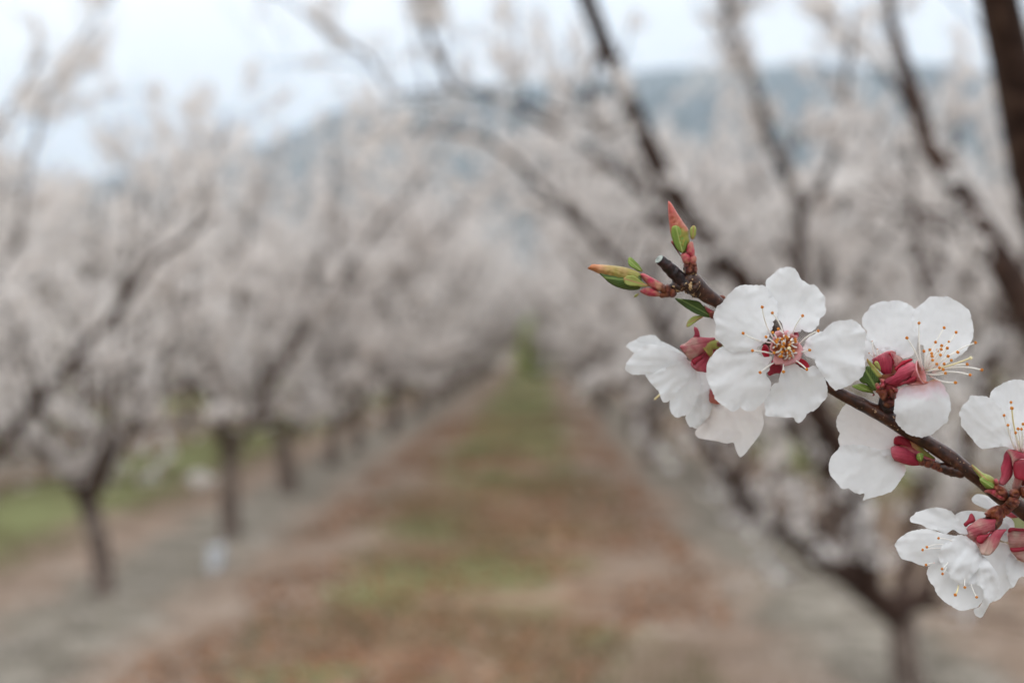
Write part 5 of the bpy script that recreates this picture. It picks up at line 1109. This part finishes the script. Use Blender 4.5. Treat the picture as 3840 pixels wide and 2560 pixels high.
sheet('petal', Q([(470, 1005), (500, 997), (540, 1010), (600, 1060), (622, 1110), (635, 1150), (615, 1200), (570, 1250), (545, 1300), (525, 1312), (450, 1280), (430, 1240), (405, 1210), (375, 1170), (360, 1130), (380, 1070), (420, 1040)]), Q([(600, 1030)])[0], -0.4, -3.0, 'petal', f8, cup=1.2, bow=-1.0, amp=0.8, ruffle=0.5, seed=154, serr=0.8)
sheet('petal', Q([(600, 1080), (630, 1120), (665, 1150), (700, 1200), (735, 1260), (738, 1330), (712, 1392), (675, 1430), (642, 1490), (622, 1510), (592, 1495), (580, 1460), (618, 1440), (640, 1390), (632, 1330), (590, 1305), (530, 1312), (560, 1240), (590, 1180)]), Q([(610, 1060)])[0], -0.6, -1.6, 'petal', f8, cup=1.4, bow=-1.2, amp=0.9, ruffle=0.6, seed=155, serr=0.8)
for bx, by, tx, ty, zt in ((470, 1050, 362, 1018, -3.5), (420, 1065, 290, 1073, -3.5), (400, 1080, 264, 1090, -3.0), (340, 1170, 285, 1183, -1.0), (430, 1150, 384, 1208, -4.5), (420, 1160, 387, 1238, -4.0), (530, 1250, 525, 1322, -4.6), (560, 1290, 598, 1382, -4.6)):
    stamen(Q([(bx, by)])[0], Q([(tx, ty)])[0], f8, zb=-1.2, zt=zt, an=5.5, r=1.8)
stamen(Q([(485, 1310)])[0], Q([(466, 1368)])[0], f8, zb=-1.6, zt=-4.4, an=6.5, r=3.2, name='pistil', filmat='pistil')
sheet('sepal', H_([(185, 1060), (240, 1010), (320, 960), (400, 965), (460, 965), (488, 958), (490, 1010), (475, 1085), (420, 1100), (380, 1130), (320, 1130), (280, 1175), (230, 1190), (200, 1130)]), H_([(490, 1010)])[0], 0.2, -1.2, 'sepal_pale', f8, cup=0.9, amp=0.25, ruffle=0.2, seed=156, spacing=5, thick=0.2)
sheet('sepal', H_([(300, 1190), (350, 1220), (420, 1150), (480, 1085), (560, 1072), (605, 1075), (570, 1120), (540, 1170), (522, 1230), (480, 1290), (440, 1335), (385, 1350), (330, 1320)]), H_([(500, 1050)])[0], -0.4, -1.8, 'sepal_pale', f8, cup=0.9, amp=0.25, ruffle=0.2, seed=157, spacing=5, thick=0.2)
sheet('sepal', H_([(280, 1175), (310, 1135), (380, 1130), (440, 1095), (480, 1085), (430, 1130), (390, 1180), (345, 1225), (300, 1215)]), H_([(500, 1080)])[0], -1.9, -2.4, 'sepal_dark', f8, cup=0.3, amp=0.1, ruffle=0.1, seed=158, spacing=5, thick=0.15)
sheet('sepal', H_([(148, 1020), (190, 975), (215, 915), (235, 905), (265, 945), (272, 990), (210, 1020), (175, 1050)]), H_([(260, 1020)])[0], 0.8, 1.4, 'sepal_dark', f8, cup=0.3, amp=0.15, ruffle=0.1, seed=159, spacing=5, thick=0.2)
tube('pedicel', H_([(400, 1040, 1.6, 36), (470, 1000, 1.6, 26), (520, 930, 1.8, 20), (570, 870, 2.2, 20), (640, 820, 3.0, 22)]), 'scale_dark', f8, 12, 3, 0.3, 9)

# ---- flower 9: behind, running out of the right edge
f9 = cup_mesh(Q([(860, 1060)])[0], 56, (-0.5, 0.5, -0.55), 80, 'cup', BR, z=9.5, seed=29, label='soft blossom behind the drooping one, leaving the frame', stalk=0.3)
sheet('petal', Q([(470, 870), (520, 850), (580, 848), (650, 858), (720, 880), (780, 920), (800, 980), (740, 1010), (640, 1000), (540, 960), (480, 910)]), Q([(840, 1010)])[0], 9.5, 11.5, 'petal', f9, cup=-0.7, amp=0.5, ruffle=0.4, seed=161, serr=0.6)
sheet('petal', Q([(720, 900), (770, 880), (815, 900), (832, 940), (820, 1000), (780, 1040), (720, 1000)]), Q([(840, 1020)])[0], 10.2, 11.0, 'petal', f9, cup=-0.6, amp=0.4, ruffle=0.4, seed=162)
sheet('petal', Q([(640, 1080), (740, 1040), (820, 1080), (850, 1180), (832, 1260), (828, 1318), (800, 1330), (740, 1392), (690, 1400), (660, 1300), (640, 1180)]), Q([(840, 1060)])[0], 9.5, 8.0, 'petal', f9, cup=0.9, amp=0.7, ruffle=0.5, seed=163, serr=0.6)
sheet('petal', Q([(800, 1110), (840, 1150), (900, 1170), (980, 1190), (960, 1240), (900, 1255), (860, 1265), (825, 1320), (790, 1260), (780, 1180)]), Q([(880, 1110)])[0], 9.0, 7.6, 'petal', f9, cup=0.7, amp=0.7, ruffle=0.5, seed=164, serr=0.6)
sheet('sepal', Q([(792, 1000), (800, 955), (891, 955), (1000, 958), (1010, 1070), (891, 1085), (805, 1080)]), Q([(1000, 1020)])[0], 6.4, 5.6, 'sepal_pale', f9, cup=0.9, amp=0.25, ruffle=0.2, seed=165, spacing=6, thick=0.2)
sheet('sepal', Q([(806, 1078), (891, 1078), (1000, 1070), (1000, 1180), (891, 1168), (835, 1130)]), Q([(1000, 1110)])[0], 6.8, 6.6, 'sepal_pale', f9, cup=0.8, amp=0.25, ruffle=0.2, seed=166, spacing=6, thick=0.2)
sheet('sepal', Q([(804, 1078), (830, 1078), (891, 1072), (1000, 1066), (1000, 1090), (891, 1098), (820, 1104)]), Q([(1000, 1080)])[0], 5.2, 4.8, 'sepal_dark', f9, amp=0.1, ruffle=0.1, seed=167, spacing=5, thick=0.15)
sheet('sepal', Q([(796, 985), (800, 955), (860, 956), (891, 958), (960, 956), (960, 972), (870, 976), (820, 975)]), Q([(960, 965)])[0], 5.4, 5.0, 'sepal_dark', f9, amp=0.1, ruffle=0.1, seed=168, spacing=5, thick=0.15)
tube('pedicel', Q([(900, 1060, 8.5, 30), (980, 1050, 8.5, 20), (1010, 980, 8, 14), (990, 900, 7, 14)]), 'cup_red', f9, 10, 3, 0.1, 9)
# ---- a petal of a hidden flower between twig and drooping blossom
f10 = cup_mesh(Q([(800, 860)])[0], 24, (-0.5, 0.8, 0.1), 40, 'cup', BR, z=15, seed=31, label='small half-hidden blossom right behind the twig', stalk=0.6)
sheet('petal', Q([(566, 775), (580, 758), (600, 745), (660, 755), (720, 795), (780, 840), (800, 870), (730, 860), (680, 845), (620, 822), (580, 800)]), Q([(800, 860)])[0], 15, 16, 'petal', f10, cup=0.6, amp=0.5, ruffle=0.3, seed=171)

# ------------------------------------------------------------------ haze
def haze():
    x, y0, y1, z0, z1 = 4800, -4700, 4700, -6, 640
    V = [(-x, y0, z0), (x, y0, z0), (x, y1, z0), (-x, y1, z0), (-x, y0, z1), (x, y0, z1), (x, y1, z1), (-x, y1, z1)]
    F = [(0, 3, 2, 1), (4, 5, 6, 7), (0, 1, 5, 4), (1, 2, 6, 5), (2, 3, 7, 6), (3, 0, 4, 7)]
    m, nt = newmat('haze_air'); out = N(nt, 'ShaderNodeOutputMaterial'); v = N(nt, 'ShaderNodeVolumePrincipled')
    v.inputs['Color'].default_value = (0.73, 0.87, 1.0, 1); v.inputs['Density'].default_value = 0.00028; v.inputs['Anisotropy'].default_value = 0.0
    nt.links.new(v.outputs[0], out.inputs['Volume'])
    o = link('haze', mesh('haze', V, F, m, smooth=False)); tag(o, kind='stuff')
haze()
